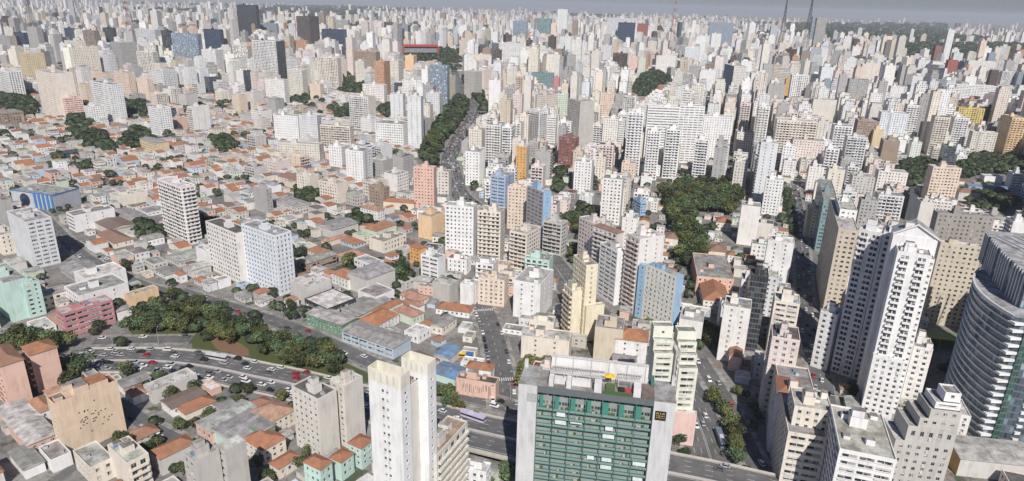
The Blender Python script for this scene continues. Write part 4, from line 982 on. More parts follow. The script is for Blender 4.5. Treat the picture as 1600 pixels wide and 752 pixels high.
('-','cream pair of slabs behind the white banded tower',[(45,1015,29.2,25.5,50,51.7,'ww','cream','f')]),
('-','white terraces right of the concrete lattice tower',[(114.7,869.3,12.2,17.2,70,34,'bw','white','f')]),
('-','ivory block right of the concrete lattice tower',[(132.2,861.5,16,19.2,78,44,'ww','ivory','f')]),
('-','pale grey tower above the dense centre',[(301.6,2217.4,24,34,78,62,'ww','whitegrey','f')]),
('-','ecru tower with dark windows above the hill trees',[(532.7,2630.3,14,39.5,78,60,'ww','ecru','f')]),
('-','grey glass tower above the white tower with a sky blue side',[(577.4,2379.1,14,35.5,78,60,'gw','grey','f')]),
('-','glass side block behind the white ribbed glass tower',[(13.6,2236.5,24,32,75,60,'gw','steel','f')]),
('-','white twin fins tower right of centre',[(426.8,1472.7,14,26.8,70,55,'nw','white','f')]),
('-','peach and red slab pair in the dense centre',[(155.3,1077.1,14,20.8,70,50,'ww','peach','f')]),
('-','grey blank tower right of the hill trees',[(473.3,1770.1,14,29.2,78,42,'wn','grey','f')]),
('-','ivory flats right of the white lattice slab',[(290.1,871.8,21.5,20,-10,30,'nw','ivory','f')]),
('-','ivory wide tower above the hill trees',[(461.2,2013.6,14,54.8,80,48,'ww','ivory','f')]),
('white bar office','wide white office bar with dark window strips at the right',[(895.3,1395,75,20,-10,48,'ns','white','w')]),
('-','yellow and brown banded block below the white office bar',[(709.2,1085,37.2,12,-12,42,'bb','yellow','k')]),
('-','dark banded block right of the yellow banded block',[(751,1092.8,29.8,12,-12,42,'gg','dark','k')]),
('pale blue white tower','pale blue white tower with small windows at the right',[(488.6,902.7,31.8,20,-18,56,'nw','paleblue','f')]),
('-','white stepped balcony tower right of the pale blue white tower',[(553.3,958.5,16.8,18.8,-18,60,'wb','white','f')]),
('-','cream balcony tower with a dark cap',[(562.7,904.8,18.2,20,-18,52,'wb','cream','k')]),
('-','white balcony tower beside the cream capped tower',[(605.4,930,18,20,-18,48,'wb','white','f')]),
('-','grey tower with a dark shaded side',[(608.4,1254.3,33.2,20,-15,66,'nw','grey','k')]),
('-','brick red slim tower at the right',[(1236.7,1989.3,26.2,17.5,-10,60,'nn','brick','k')]),
('-','ivory tall slab row behind the white office bar',[(1345.8,2067.9,80.5,20,-10,55,'ww','ivory','f')]),
('-','apricot and teal striped tower at the right edge',[(653,887.9,17.2,30,-14,56,'wb','apricot','f')]),
('-','ecru block with a pink window strip near the right edge',[(615.7,901.7,30,12,-12,34,'ww','ecru','f')]),
('-','pale balcony tower right of the white office bar',[(1236.2,1757.3,32.8,14.2,-10,50,'wb','whitegrey','f')]),
('-','steel glass tower beside the twin antennas',[(1238.3,2971.3,12,20,-5,159.6,'gg','steel','k')]),
('-','white tower beside the twin antennas',[(1134,2681,36,17.2,-5,158.2,'ns','grey','f')]),
('broad cream slab','broad cream slab with balconies in the right centre',[(312.3,802,45,20,-14,58,'wb','cream','f')]),
('-','white rounded balcony tower in the right centre',[(524.8,1309.3,30.5,17,-12,66,'wb','white','f')]),
('-','grey plain block with one dark opening',[(489.8,1327.5,31.5,12,-10,46,'nf','grey','f')]),
('-','amber strip tower beside the white rounded balcony tower',[(538.9,1371.5,12,12,-10,52,'nn','amber','f')]),
('-','ecru blank walled block in the right centre',[(464.6,1061.6,34.2,17,-12,52,'wn','ecru','f')]),
('-','brown blank block in front of the pale blue white tower',[(451.5,816.2,18,20,-18,34,'nn','brown','f')]),
('-','cream apartment tower with brown corners',[(869.7,1742,42.5,12.5,-10,60,'ww','cream','f')]),
('-','brown and grey block with arched openings',[(462.1,907.6,26.2,20,-15,44,'nw','brown','f')]),
('-','mustard walled flats left of the pale blue white tower',[(478.7,893.7,12,20,-15,34,'nn','mustard','f')]),
('-','pale grey glass balconied block',[(395.1,793.2,22,13.8,-15,42,'wb','whitegrey','f')]),
('-','white flats with narrow balconies in the right centre',[(396.1,832.1,20.8,20,-15,48,'nb','white','f')]),
('-','steel tower at the right edge below the park',[(1262.2,1736.5,24.2,15.8,-10,50,'gw','steel','f')]),
('-','blush flats below the broad cream slab',[(328,784.7,35,20,-14,38,'ww','blush','f')]),
('-','white flats in the right centre behind the pale blue white tower',[(771.9,1410.4,24,20,-14,40,'ww','white','f')]),
('-','maroon slim tower below the park woods',[(1490.2,2489,28.2,17.2,-8,77.5,'nw','maroon','k')]),
('-','tall white tower beside the park woods',[(1424.9,2329.8,19.8,15.5,-8,135.6,'ww','white','f')]),
('-','cream tower left of the park woods',[(1282.8,2458.4,28.2,20,-8,106.1,'gw','cream','f')]),
]
LAND = []
LABELS = {}
def kind_of(label, v):
    H, st = v[5], v[6]
    for w, n, c in (('hall', 'hall', 'hall'), ('workshop', 'workshop', 'workshop'), ('shed', 'workshop', 'workshop'), ('depot', 'depot', 'depot'), ('warehouse', 'warehouse', 'warehouse'),
                    ('shop ', 'shop', 'shop'), ('garage', 'garage', 'garage'), ('station', 'station', 'station'), ('office', 'office_building', 'office'), ('glass', 'office_building', 'office')):
        if w in label + ' ': return n, c
    if H < 10: return 'house', 'house'
    if H < 24: return 'apartment_block', 'apartment block'
    return 'apartment_tower', 'apartment tower'
GROUPS = dict(house='houses of the low rise quarter', apartment_block='mid height blocks of the city', apartment_tower='towers of the city', office_building='office buildings of the city', hall='halls of the city',
              workshop='workshops of the low rise quarter', shop='shops of the low rise quarter', depot=None, warehouse=None, garage='garages of the low rise quarter', station=None)
import zlib
ROOTS = {}
for short, label, vols in BLD:
    n, c = kind_of(label, max(vols, key=lambda v: v[5]))
    root = building(n, label, c, vols, GROUPS.get(n), seed=zlib.crc32(label.encode()))
    ROOTS[label] = root; LABELS[label] = root
    x0, x1, y0, y1 = pict(vols); d = math.hypot(vols[0][0], vols[0][1])
    VIS.append((x0, x1, y0, y1, d))
    if short != '-': LAND.append((short, root.location.x, root.location.y, d))

def by_label(s): return next(o for l, o in ROOTS.items() if s in l)
# --- apartment tower with an open crown, bottom centre
r = building('apartment_tower', 'tallest white tower at the bottom with an open cream crown and paired windows', 'apartment tower',
             [(-31, 168, 4.6, 11.8, 63.7, 73.5, 'pf', 'white', 'f'), (-24.2, 175.2, 4.6, 9.5, 63.7, 74, 'pf', 'white', 'f'), (-29.2, 172.6, 6.0, 8.6, 63.7, 72, 'nn', 'ecru', 'f')], GROUPS['apartment_tower'], near=True, clutter=False, seed=3)
def crown(root, x0, x1, y0, y1, z0, z1, col):
    b = MB(); w = .22
    for a in ((x0, x1, y0, y0 + w), (x0, x1, y1 - w, y1), (x0, x0 + w, y0 + w, y1 - w), (x1 - w, x1, y0 + w, y1 - w)): b.box(*a, z0, z1, 'wall', col)
    for k in range(4):
        yy = y0 + (y1 - y0) * (.18 + .2 * k)
        b.box(x0 - .03, x0, yy, yy + .7, z0 + .6, z1 - .9, 'wall', (.62, .61, .58))
    b.build('crown', root)
crown(r, -2.3, 2.3, -5.9, 5.9, 73.51, 78, (.80, .76, .64))
q = [(-24.2, 175.2)]
ca, sa = math.cos(R(63.7)), math.sin(R(63.7))
gx, gy = -24.2 + ca * 2.3 - sa * 4.75 - r.location.x, 175.2 + sa * 2.3 + ca * 4.75 - r.location.y
lx, ly = gx * ca + gy * sa, -gx * sa + gy * ca
crown(r, lx - 2.3, lx + 2.3, ly - 4.75, ly + 4.75, 74.01, 78, (.80, .76, .66))
VIS.append((572, 680, 550, 752, 175)); LAND.append(('tall white crowned tower', -33, 172, 175))
# --- balcony slab with green glass, bottom centre
def green_slab():
    root = thing('apartment_tower', 'wide slab of green glass balconies between blank pale grey piers with a roof terrace', 'apartment tower', (29.3 - .17 * 0, 192.8, 0), R(-9.9), GROUPS['apartment_tower'])
    G = (.07, .16, .14); DG = (.045, .12, .105); PG = (.60, .60, .60); T = 58.6
    b = MB()
    b.box(-26.1, -19.7, -.35, 13, 0, T + .4, 'wall', PG, top=('roof', (.4, .4, .39)))
    b.box(19.1, 26.1, -.35, 13, 0, T, 'wall', PG, top=('roof', (.4, .4, .39)))
    b.box(-19.69, 19.09, 12.4, 13, 0, T, 'wall', PG)
    b.box(-25.9, -24.6, 11, 12, T + .4, T + 3.4, 'wall', PG); b.box(24.9, 25.9, 10.5, 12, T, T + 3.2, 'wall', PG)
    b.build('wall', root)
    b = MB(); b.box(-19.69, 19.09, -.2, .4, 56.5, T, 'plain', (.13, .15, .16)); b.build('parapet', root)
    b = MB(); b.face([(-19.69, 1.7, 0), (19.09, 1.7, 0), (19.09, 1.7, 56.5), (-19.69, 1.7, 56.5)], 'strip', (.30, .34, .32), [(0, 0), (14, 0), (14, 18), (0, 18)]); b.build('glazing', root)
    b = MB(); b.face([(-19.69, .4, 58), (19.09, .4, 58), (19.09, 12.4, 58), (-19.69, 12.4, 58)], 'roof', (.33, .32, .31)); b.build('roof', root)
    slab = MB(); slab.box(-19.3, 19.3, 0, 1.65, 0, .28, 'metal', G, True); sm = slab.build('balcony_slab', root, (-.3, 0, 49.6))
    rail = MB()
    for k in range(7):
        x = -19.3 + k * 5.515; rail.box(x + .15, x + 5.3, 0.02, .08, .28, 1.05, 'gloss', (.22, .31, .28))
        rail.box(x + .15, x + 5.3, 0.0, .1, 1.05, 1.13, 'metal', (.09, .27, .21))
    rl = rail.build('balustrade', root, (-.3, 0, 49.6))
    rr = random.Random(8)
    for f in range(1, 16):
        z = 49.6 - 3.15 * f
        inst(sm, root, (-.3, 0, z)); inst(rl, root, (-.3, 0, z))
    bl = MB(); bl.box(-2.0, 2.0, 0, .08, 0, 1.7, 'plain', (.72, .76, .76)); bm = bl.build('blind', root, (-6, .3, 45.6)); k0 = 0
    fu = MB(); fu.box(-.5, .5, 0, .6, 0, .8, 'plain', (.5, .47, .42)); fu.box(.7, 1.2, .1, .5, 0, 1.2, 'leaf', (.08, .13, .05)); fm = fu.build('planter', root, (-12, .5, 49.9))
    for f in range(0, 14):
        for k in range(7):
            x = -19.6 + 5.52 * (k + .5); t = rr.random()
            if t < .16: inst(bm, root, (x, .35, 49.6 - 3.15 * f - 1.9), 0, (rr.uniform(.6, 1.15), 1, 1))
            elif t < .6: inst(fm, root, (x + rr.uniform(-2, 1), .6, 49.6 - 3.15 * f + .28), 0, (rr.uniform(.6, 1.6), 1, rr.uniform(.6, 1.4)))
    for k in range(8):
        b = MB(); b.box(-.12, .12, -.16, .05, 0, 56.5, 'metal', DG if k % 2 else G); b.build('mullion', root, (-19.55 + k * 5.5, 0, 0))
    for k, w in ((0, 1.2), (1, 1.4), (2, 1.6), (3, 1.3), (4, 2.2), (5, 1.6), (6, 2.4)):
        b = MB(); b.box(-w / 2, w / 2, .5, .7, 0, 5, 'metal', (.06, .25, .20)); b.build('screen', root, (-18.2 + k * 5.4, 0, 50.2))
    b = MB()
    for k in range(26): b.box(*(lambda x, y: (x, x + rr.uniform(.5, 1.2), y, y + .5))(rr.uniform(-19, 17), rr.uniform(.5, 1.3)), 49.9, 49.9 + rr.uniform(.4, 1.3), 'leaf', (.09, .14, .05))
    b.build('foliage', root)
    # plaque
    b = MB(); b.box(19.7, 23.3, -.47, -.36, 51.6, 55.1, 'metal', (.02, .02, .018)); s = b.build('sign', root)
    b = MB(); gold = (.55, .42, .10)
    for (z, h_, pat) in ((53.95, .55, '1101011'), (53.1, .4, '1011101101'), (52.45, .28, '11011110101')):
        n = len(pat); w = 2.7 / n
        for i, c in enumerate(pat):
            if c == '1': b.box(20.15 + i * w, 20.15 + i * w + w * .7, -.50, -.473, z, z + h_, 'metal', gold)
    b.build('lettering', s)
    b = MB()
    for i in range(4):
        for j in range(3): b.box(-23.1 + i * .85, -22.35 + i * .85, -.40, -.352, 52.6 + j * 1.15, 53.6 + j * 1.15, 'metal', (.40, .40, .39))
    b.build('vent_panel', root)
    # roof terrace
    b = MB(); b.box(-16.4, 16.9, 11.2, 11.6, 58.01, 64.6, 'wall', (.76, .75, .73)); b.box(-16.4, 16.9, 10.9, 11.9, 64.61, 65.0, 'wall', (.6, .6, .58)); w = b.build('terrace_wall', root)
    for k in range(6):
        b = MB(); b.box(-.2, .2, 10.95, 11.18, 58.02, 64.6, 'wall', (.55, .54, .53)); b.build('buttress', root, (-15 + k * 6.2, 0, 0))
    for (x0, x1) in ((-15.6, 2.5), (7, 15)):
        b = MB(); x = x0
        while x < x1: b.box(x, x + .16, 5.2, 10.2, 61.6, 61.8, 'metal', (.62, .61, .6)); x += .55
        b.box(x0, x1, 5.2, 5.35, 61.3, 61.6, 'metal', (.5, .5, .5)); b.box(x0, x1, 9.9, 10.05, 61.3, 61.6, 'metal', (.5, .5, .5))
        x = x0
        while x < x1: b.box(x, x + .2, 5.2, 5.35, 58.01, 61.3, 'metal', (.5, .5, .5)); x += 4.2
        b.build('pergola', root)
    for (x0, x1, y0, y1, h_) in ((-16.2, -14.6, 2, 8, 2.9), (-10.2, -8.6, 2, 7, 3), (-.8, 1.6, 1.5, 5, 3.2), (12.2, 14.6, 1.5, 6, 3.4), (-14.5, -10.4, 4.2, 7, 1.8), (-8.5, -2.2, 4.2, 7, 2.0)):
        b = MB(); b.box(x0, x1, y0, y1, 58.01, 58 + h_, 'wall', (.70, .69, .68)); b.build('roof_shed', root)
    b = MB(); b.box(2.2, 12, 1, 2.2, 58.01, 58.9, 'leaf', (.07, .13, .05)); b.box(3, 6, 3.5, 6, 58.01, 59.6, 'leaf', (.09, .14, .05)); b.build('hedge', root)
    b = MB(); b.box(15, 19, 1.2, 10, 58.01, 58.5, 'roof', (.26, .20, .18)); b.box(18, 19, 9, 12, 58.5, 61, 'metal', (.05, .2, .15)); b.build('deck', root)
    put_foot((29.3 + 1.1, 199, 26, 7, R(-9.9)))
    VIS.append((806, 1056, 560, 752, 200)); LAND.append(('green balcony slab', 30, 196, 200))
    # things standing on the terrace
    c9, s9 = math.cos(R(-9.9)), math.sin(R(-9.9)); W_ = lambda x, y: (29.3 + c9 * x - s9 * y, 192.8 + s9 * x + c9 * y)
    p = W_(4.0, 6.6); u = thing('parasol', 'square yellow parasol on the roof terrace of the green balcony slab', 'parasol', (*p, 58.01), R(-9.9))
    b = MB(); b.tube((0, 0, 0), (0, 0, 4.3), .05, .05, 6, 'metal', (.5, .5, .5)); b.build('pole', u)
    b = MB(); e = [(-1.7, -1.5), (1.7, -1.5), (1.7, 1.5), (-1.7, 1.5)]
    for i in range(4): b.face([(*e[i], 4.0), (*e[(i + 1) % 4], 4.0), (0, 0, 4.6)], 'plain', (.85, .55, .03)); b.face([(*e[(i + 1) % 4], 3.97), (*e[i], 3.97), (0, 0, 4.55)], 'plain', (.7, .45, .03))
    b.build('canopy', u)
    for k, (x, y, c_) in enumerate(((8.2, 4.2, (.03, .02, .02)), (10.6, 4.0, (.45, .06, .07)))):
        p = W_(x, y); t = thing('lounge_sofa', ('dark' if k == 0 else 'red') + ' lounge sofa on the roof terrace of the green balcony slab', 'sofa', (*p, 58.01), R(-9.9))
        b = MB(); b.box(-1.1, 1.1, -.5, .5, 0, .55, 'plain', c_); b.build('seat', t)
        b = MB(); b.box(-1.1, 1.1, .5, .75, 0, 1.2, 'plain', c_); b.build('backrest', t)
green_slab()
# --- white hotel tower with a gabled head, right
ce, se = math.cos(R(-45)), math.sin(R(-45))
ce, se = math.cos(R(-25)), math.sin(R(-25))
def hv(x0, x1, y0, y1, H, st, c='white', rk='f', z0=0.0): return (170.5 + ce * x0 - se * y0, 278.5 + se * x0 + ce * y0, x1 - x0, y1 - y0, -25, H, st, c, rk, z0)
r = building('hotel_tower', 'tallest white hotel tower at right with a gabled head and bluish left wing', 'hotel tower',
             [hv(0, 13, 0, 10, 81.5, 'nh'), hv(-.4, 12.6, -3.2, -.02, 31, 'nw'), hv(13.02, 15, 3, 22, 79, 'nf'), (171, 314, 10.5, 13, -42, 80, 'nh', 'white', 'f'), (179.0, 306.8, 11.5, 13, -33, 81, 'nh', 'white', 'f'),
              (162.5, 319, 8.4, 11, -42, 33, 'nw', 'white', 'f'), hv(-2, 15.5, 10.02, 22, 86, 'nn', 'white', 'f'), hv(17, 25, 14, 27, 32, 'ww', 'ivory')], GROUPS['apartment_tower'], near=True, seed=5)
a0 = (170.5 + ce * 6.75 - se * 16, 278.5 + se * 6.75 + ce * 16); dx, dy = a0[0] - r.location.x, a0[1] - r.location.y
gx, gy = dx * ce + dy * se, -dx * se + dy * ce
b = MB(); z0, z1 = 86.02, 91.5; X, Y = 9.1, 6.3
b.face([(gx - X, gy - Y, z0), (gx, gy - Y, z1), (gx, gy + Y, z1), (gx - X, gy + Y, z0)][::-1], 'tin', (.42, .43, .44), [(0, 0), (4, 0), (4, 4), (0, 4)])
b.face([(gx, gy - Y, z1), (gx + X, gy - Y, z0), (gx + X, gy + Y, z0), (gx, gy + Y, z1)][::-1], 'tin', (.42, .43, .44), [(0, 0), (4, 0), (4, 4), (0, 4)])
b.face([(gx - X, gy - Y + .6, z0), (gx + X, gy - Y + .6, z0), (gx, gy - Y + .6, z1)], 'wall', COL['white'])
b.face([(gx - X, gy + Y - .1, z0), (gx, gy + Y - .1, z1), (gx + X, gy + Y - .1, z0)], 'wall', COL['white'])
for sg in (-1, 1):
    for k in range(8):
        xa, za = gx + sg * X * (1 - k / 8), z0 + (z1 - z0) * k / 8; xb, zb = gx + sg * X * (1 - (k + 1) / 8), z0 + (z1 - z0) * (k + 1) / 8
        q = [(xa, gy - Y - .25, za), (xb, gy - Y - .25, zb), (xb, gy - Y - .25, zb + .7), (xa, gy - Y - .25, za + .7)]
        if sg > 0: q.reverse()
        b.face(q, 'wall', COL['white']); b.face([q[3], q[2], (q[2][0], q[2][1] + .6, q[2][2]), (q[3][0], q[3][1] + .6, q[3][2])], 'wall', COL['white'])
b.build('gable_head', r)
VIS.append((1286, 1475, 336, 660, 300)); LAND.append(('white hotel tower', 176, 290, 330))
# --- curved glass tower at the right edge
def curved_tower():
    root = thing('office_tower', 'curved blue glass tower with pale floor bands and a white balcony edge at the right', 'office tower', (238, 283, 0), 0, GROUPS['office_building'])
    def arc(p, q, m, n=22):
        ax, ay = p; bx, by = m; cx, cy = q; d = 2 * (ax * (by - cy) + bx * (cy - ay) + cx * (ay - by))
        ux = ((ax * ax + ay * ay) * (by - cy) + (bx * bx + by * by) * (cy - ay) + (cx * cx + cy * cy) * (ay - by)) / d
        uy = ((ax * ax + ay * ay) * (cx - bx) + (bx * bx + by * by) * (ax - cx) + (cx * cx + cy * cy) * (bx - ax)) / d
        rr = math.hypot(ax - ux, ay - uy); t0 = math.atan2(ay - uy, ax - ux); t1 = math.atan2(cy - uy, cx - ux)
        while t1 > t0: t1 -= 2 * math.pi
        return [(ux + rr * math.cos(t0 + (t1 - t0) * k / n), uy + rr * math.sin(t0 + (t1 - t0) * k / n)) for k in range(n + 1)]
    S = lambda pts: [(x - 238, y - 283) for x, y in pts]
    A = S(arc((211.5, 255.5), (233, 310), (214.8, 284)))
    outer = A + S([(268, 326), (272, 272), (250, 254), (226, 250)])
    inner = S([(219.5 + 22.5 * k / 22 - 1.5 * math.sin(k * math.pi / 22), 264 + 62 * k / 22) for k in range(23)]) + S([(262, 322), (266, 276), (246, 259)])
    def prism(b, poly, z0, z1, mat, col, nf, top=None, n0=0, n1=None):
        cc = 0.0; n = len(poly)
        area = sum(poly[i - 1][0] * poly[i][1] - poly[i][0] * poly[i - 1][1] for i in range(n))
        for i in range(n0, n1 if n1 is not None else n):
            p, q = poly[i], poly[(i + 1) % n]; L = math.dist(p, q)
            f = [(*p, z0), (*q, z0), (*q, z1), (*p, z1)]; u = [(cc / 3, 0), ((cc + L) / 3, 0), ((cc + L) / 3, nf), (cc / 3, nf)]
            if area < 0: f.reverse(); u.reverse()
            b.face(f, mat, col, u); cc += L
        if top:
            t = [(*p, z1) for p in poly]
            if area < 0: t.reverse()
            b.face(t, *top)
    b = MB(); prism(b, outer, 0, 61.6, 'glass', (.10, .135, .165), 18, ('roof', (.42, .43, .45))); b.build('wall', root)
    b = MB(); prism(b, inner, 61.6, 77, 'glass', (.11, .145, .175), 4, ('roof', (.46, .47, .48))); b.build('upper_wall', root)
    def off(poly, d):
        out = []
        for i in range(len(poly)):
            p0, p1, p2 = poly[max(i - 1, 0)], poly[i], poly[min(i + 1, len(poly) - 1)]
            tx, ty = p2[0] - p0[0], p2[1] - p0[1]; l = math.hypot(tx, ty); out.append((p1[0] + ty / l * d, p1[1] - tx / l * d))
        return out
    cen = (10, 0)
    test = off(A, 1.0)
    sg = 1 if math.dist(test[11], cen) > math.dist(A[11], cen) else -1
    O1 = off(A, sg * .75)
    b = MB()
    def band(b, a, o, z0, z1, mat, col):
        for i in range(len(a) - 1):
            f = [(*o[i], z0), (*o[i + 1], z0), (*o[i + 1], z1), (*o[i], z1)]
            for z, fl in ((z1, 0), (z0, 1)):
                t = [(*a[i], z), (*a[i + 1], z), (*o[i + 1], z), (*o[i], z)]
                b.face(t if (fl == 1) else t[::-1], mat, col)
            b.face(f[::-1], mat, col)
    band(b, A, O1, 0, .62, 'wall', (.60, .65, .70)); bd = b.build('balcony', root, (0, 0, .3))
    for k in range(1, 18): inst(bd, root, (0, 0, .3 + k * 3.42))
    b = MB(); band(b, A, off(A, sg * .9), 61.0, 62.5, 'wall', (.60, .62, .63)); b.build('parapet', root)
    for k in range(0, 18):
        b = MB(); x, y = off(inner[:23], sg * .35)[int(1 + k * 1.2)]; b.box(x - .35, x + .35, y - .35, y + .35, 61.7, 77.0, 'wall', (.62, .64, .66)); b.build('fin', root)
    # white balcony edge, green recess, second white edge
    p0 = (211.5 - 238, 255.5 - 283)
    b = MB(); b.box(0, 4.6, 0, 3, 0, 1.1, 'wall', (.78, .78, .77), True); bb = b.build('balcony', root, (p0[0] - .6, p0[1] - 2.0, .4))
    for k in range(1, 18): inst(bb, root, (p0[0] - .6, p0[1] - 2.0, .4 + k * 3.42))
    b = MB(); b.box(p0[0] + 4.2, p0[0] + 11, p0[1] - 2.6, p0[1] + 1, 1.2, 60, 'glass', (.05, .13, .10)); b.build('green_glazing', root)
    b = MB(); b.box(0, 4.5, 0, 3, 0, 1.4, 'wall', (.76, .76, .75), True); bb = b.build('balcony', root, (p0[0] + 11.2, p0[1] - 5.2, .4))
    for k in range(1, 18): inst(bb, root, (p0[0] + 11.2, p0[1] - 5.2, .4 + k * 3.42))
    b = MB()
    for k in range(9): b.box(-14 + k * 4.2, -13.4 + k * 4.2, -12, 30, 78.4, 78.9, 'metal', (.6, .61, .62))
    b.build('roof_trellis', root, (14, 0, 0))
    put_foot((236, 282, 24, 30, 0)); VIS.append((1483, 1600, 350, 707, 340)); LAND.append(('curved glass tower', 236, 282, 340))
curved_tower()
# --- lime stepped block and its neighbours
COL['lime'] = (.76, .77, .65)
r = building('apartment_block', 'pale lime stepped block with a balcony strip down its middle behind the green balcony slab', 'apartment block',
             [(72.2, 249.5, 8, 14, 0, 36.3, 'ns', 'lime', 'f'), (72.2, 252.6, 8, 11, 0, 41, 'ns', 'lime', 'f', 36.31), (72.2, 255.4, 8, 8.2, 0, 45.5, 'ns', 'lime', 'f', 41.01), (72.2, 258, 8, 5.6, 0, 49.5, 'nn', 'lime', 'f', 45.51),
              (61.8, 252.5, 8.4, 11, 0, 41.5, 'ns', 'lime', 'f'), (61.8, 255.5, 8.4, 8, 0, 46, 'ns', 'lime', 'f', 41.51), (61.8, 258.3, 8.4, 5, 0, 51.5, 'nf', 'lime', 'f', 46.01), (70.25, 250.2, 1.9, 12, 0, 44, 'nb', 'grey', 'f')], GROUPS['apartment_block'], near=True, clutter=False, seed=6)
VIS.append((1025, 1092, 515, 640, 260)); LAND.append(('lime stepped block', 71, 256, 265))
c10, s10 = math.cos(R(-10)), math.sin(R(-10))
def sv(x0, x1, y0, y1, H, z0, st='nw', c='concrete'): return (145.2 + c10 * x0 - s10 * y0, 196.5 + s10 * x0 + c10 * y0, x1 - x0, y1 - y0, -10, H, st, c, 'f', z0)
r = building('apartment_tower', 'grey stepped tower with a grid of cluttered window boxes beside the white strip block', 'apartment tower',
             [sv(-9.5, 9, 0, 12, 40, 0), sv(-6.5, 9, .3, 12, 46, 40.01), sv(-3.4, 9, .6, 12, 49.5, 46.01), sv(-.6, 9, .9, 12, 53, 49.51), sv(.8, 8.7, 2, 11, 55.5, 53.01, 'ns', 'white'), sv(3.5, 8.5, 3, 9, 59, 55.51, 'nf', 'white')], GROUPS['apartment_tower'], near=True, clutter=False, seed=7)
VIS.append((1400, 1505, 610, 752, 245)); LAND.append(('grey stepped tower', 145, 200, 245))
building('hall', 'amber walled hall with a folded grey roof in the bottom right corner', 'hall', [(187, 231, 42, 17, -8, 8.5, 'nn', 'amber/putty', 'g')], GROUPS['hall'], seed=8)
# --- sports court
t = thing('sports_court', 'green sports court with a yellow frame behind the white hotel tower', 'sports court', (254, 354, 0), R(-12))
b = MB(); b.box(-15, 15, -11, 11, 0, .4, 'plain', (.16, .24, .11)); b.build('playing_surface', t)
b = MB(); b.box(-15, 15, -11.3, -11.02, 0, 5, 'metal', (.05, .18, .10)); b.box(-15.3, -15.02, -11, 11, 0, 5, 'metal', (.05, .18, .10)); b.build('fence_panel', t)
b = MB(); b.box(-15.3, 15.3, -11.5, -11, 5.01, 6.0, 'metal', (.65, .45, .04)); b.build('beam', t)
for x in (-15, -5, 5, 15):
    b = MB(); b.box(x - .2, x + .2, -11.75, -11.51, 0, 5, 'metal', (.65, .45, .04)); b.build('post', t)
put_foot((254, 354, 15, 11, R(-12)))
# --- red framed museum over the avenue
t = thing('museum', 'long glass museum hung inside a red frame among trees on the ridge', 'museum', (-328, 2341, 0), R(20))
for y in (-14, 14):
    b = MB(); b.box(-60, 60, y - 2.5, y + 2.5, 36, 42, 'plain', (.50, .07, .06)); b.build('beam', t)
    for x in (-58.5, 58.5):
        b = MB(); b.box(x - 2.2, x + 2.2, y - 2.5, y + 2.5, 0, 36, 'plain', (.50, .07, .06)); b.build('leg', t)
b = MB(); b.box(-56, 56, -11, 11, 17, 36, 'strip', (.33, .35, .36), top=('roof', (.4, .39, .38))); b.build('gallery', t)
put_foot((-328, 2341, 62, 20, R(20))); LAND.append(('red framed museum', -328, 2341, 2360)); VIS.append((630, 686, 70, 95, 2360))
# --- broadcast masts
def mast(label, x, y, h_, col2, base=22):
    t = thing('lattice_mast', label, 'mast', (x, y, 0), 0, 'broadcast masts on the skyline')
    b = MB(); b.box(-base / 2, base / 2, -base / 2, base / 2, 0, 70, 'grid', (.5, .48, .45), top=('roof', (.3, .3, .3))); b.build('base', t)
    n = 14; H0 = 70
    for k in range(n):
        b = MB(); c = col2 if k % 2 == 0 else (.55, .52, .5) if col2[0] > .2 else col2
        z0, z1 = H0 + (h_ - H0) * k / n, H0 + (h_ - H0) * (k + 1) / n; w = lambda z: 7.5 * (1 - (z - H0) / (h_ - H0)) ** 1.3 + .5
        p = [[(sx * w(z), sy * w(z), z) for sx, sy in ((-1, -1), (1, -1), (1, 1), (-1, 1))] for z in (z0, z1)]
        for i in range(4):
            b.tube(p[0][i], p[1][i], .5, .5, 4, 'metal', c); b.tube(p[0][i], p[1][(i + 1) % 4], .25, .25, 4, 'metal', c); b.tube(p[0][(i + 1) % 4], p[1][i], .25, .25, 4, 'metal', c); b.tube(p[1][i], p[1][(i + 1) % 4], .25, .25, 4, 'metal', c)
        b.build('lattice', t)
    put_foot((x, y, 16, 16, 0))
mast('dark lattice mast standing tallest on the skyline at right', 948, 2300, 262, (.06, .05, .06))
mast('second dark lattice mast left of the tallest mast', 878, 2330, 228, (.07, .06, .06))
mast('red and white lattice mast behind the brick red office tower', 545, 2460, 240, (.45, .12, .10))
mast('faint pink lattice mast above the upper left towers', -1214, 2185, 205, (.40, .16, .14))
mast('thin grey lattice mast at the far upper left', -1433, 2060, 206, (.16, .15, .16))
# --- round window and blue frames
r = by_label('large round dark window'); v = next(b_[2][0] for b_ in BLD if 'large round dark window' in b_[1]); hx, hy, H = v[2] / 2, v[3] / 2, v[5]
b = MB(); cy_, cz, rr = hy * .38, H * .5, min(hy * .5, H * .5) * .80
b.face([(-hx - .06, cy_ - rr * math.cos(k * math.pi / 16), cz + rr * math.sin(k * math.pi / 16)) for k in range(32)], 'gloss', (.015, .025, .06)); b.build('round_window', r)
for k in range(5):
    b = MB(); b.box(-hx - .8, -hx - .01, -hy + .3 + k * hy * .2, -hy + .3 + k * hy * .2 + hy * .09, 0, H + .4, 'metal', (.08, .22, .50)); b.build('frame', r)
b = MB(); b.box(-hx - .3, hx + .3, -hy - .35, -hy - .02, H + .02, H + .8, 'metal', (.08, .22, .50)); b.box(-hx - .4, -hx - .02, -hy, hy, H + .02, H + .8, 'metal', (.08, .22, .50)); b.build('fascia', r)
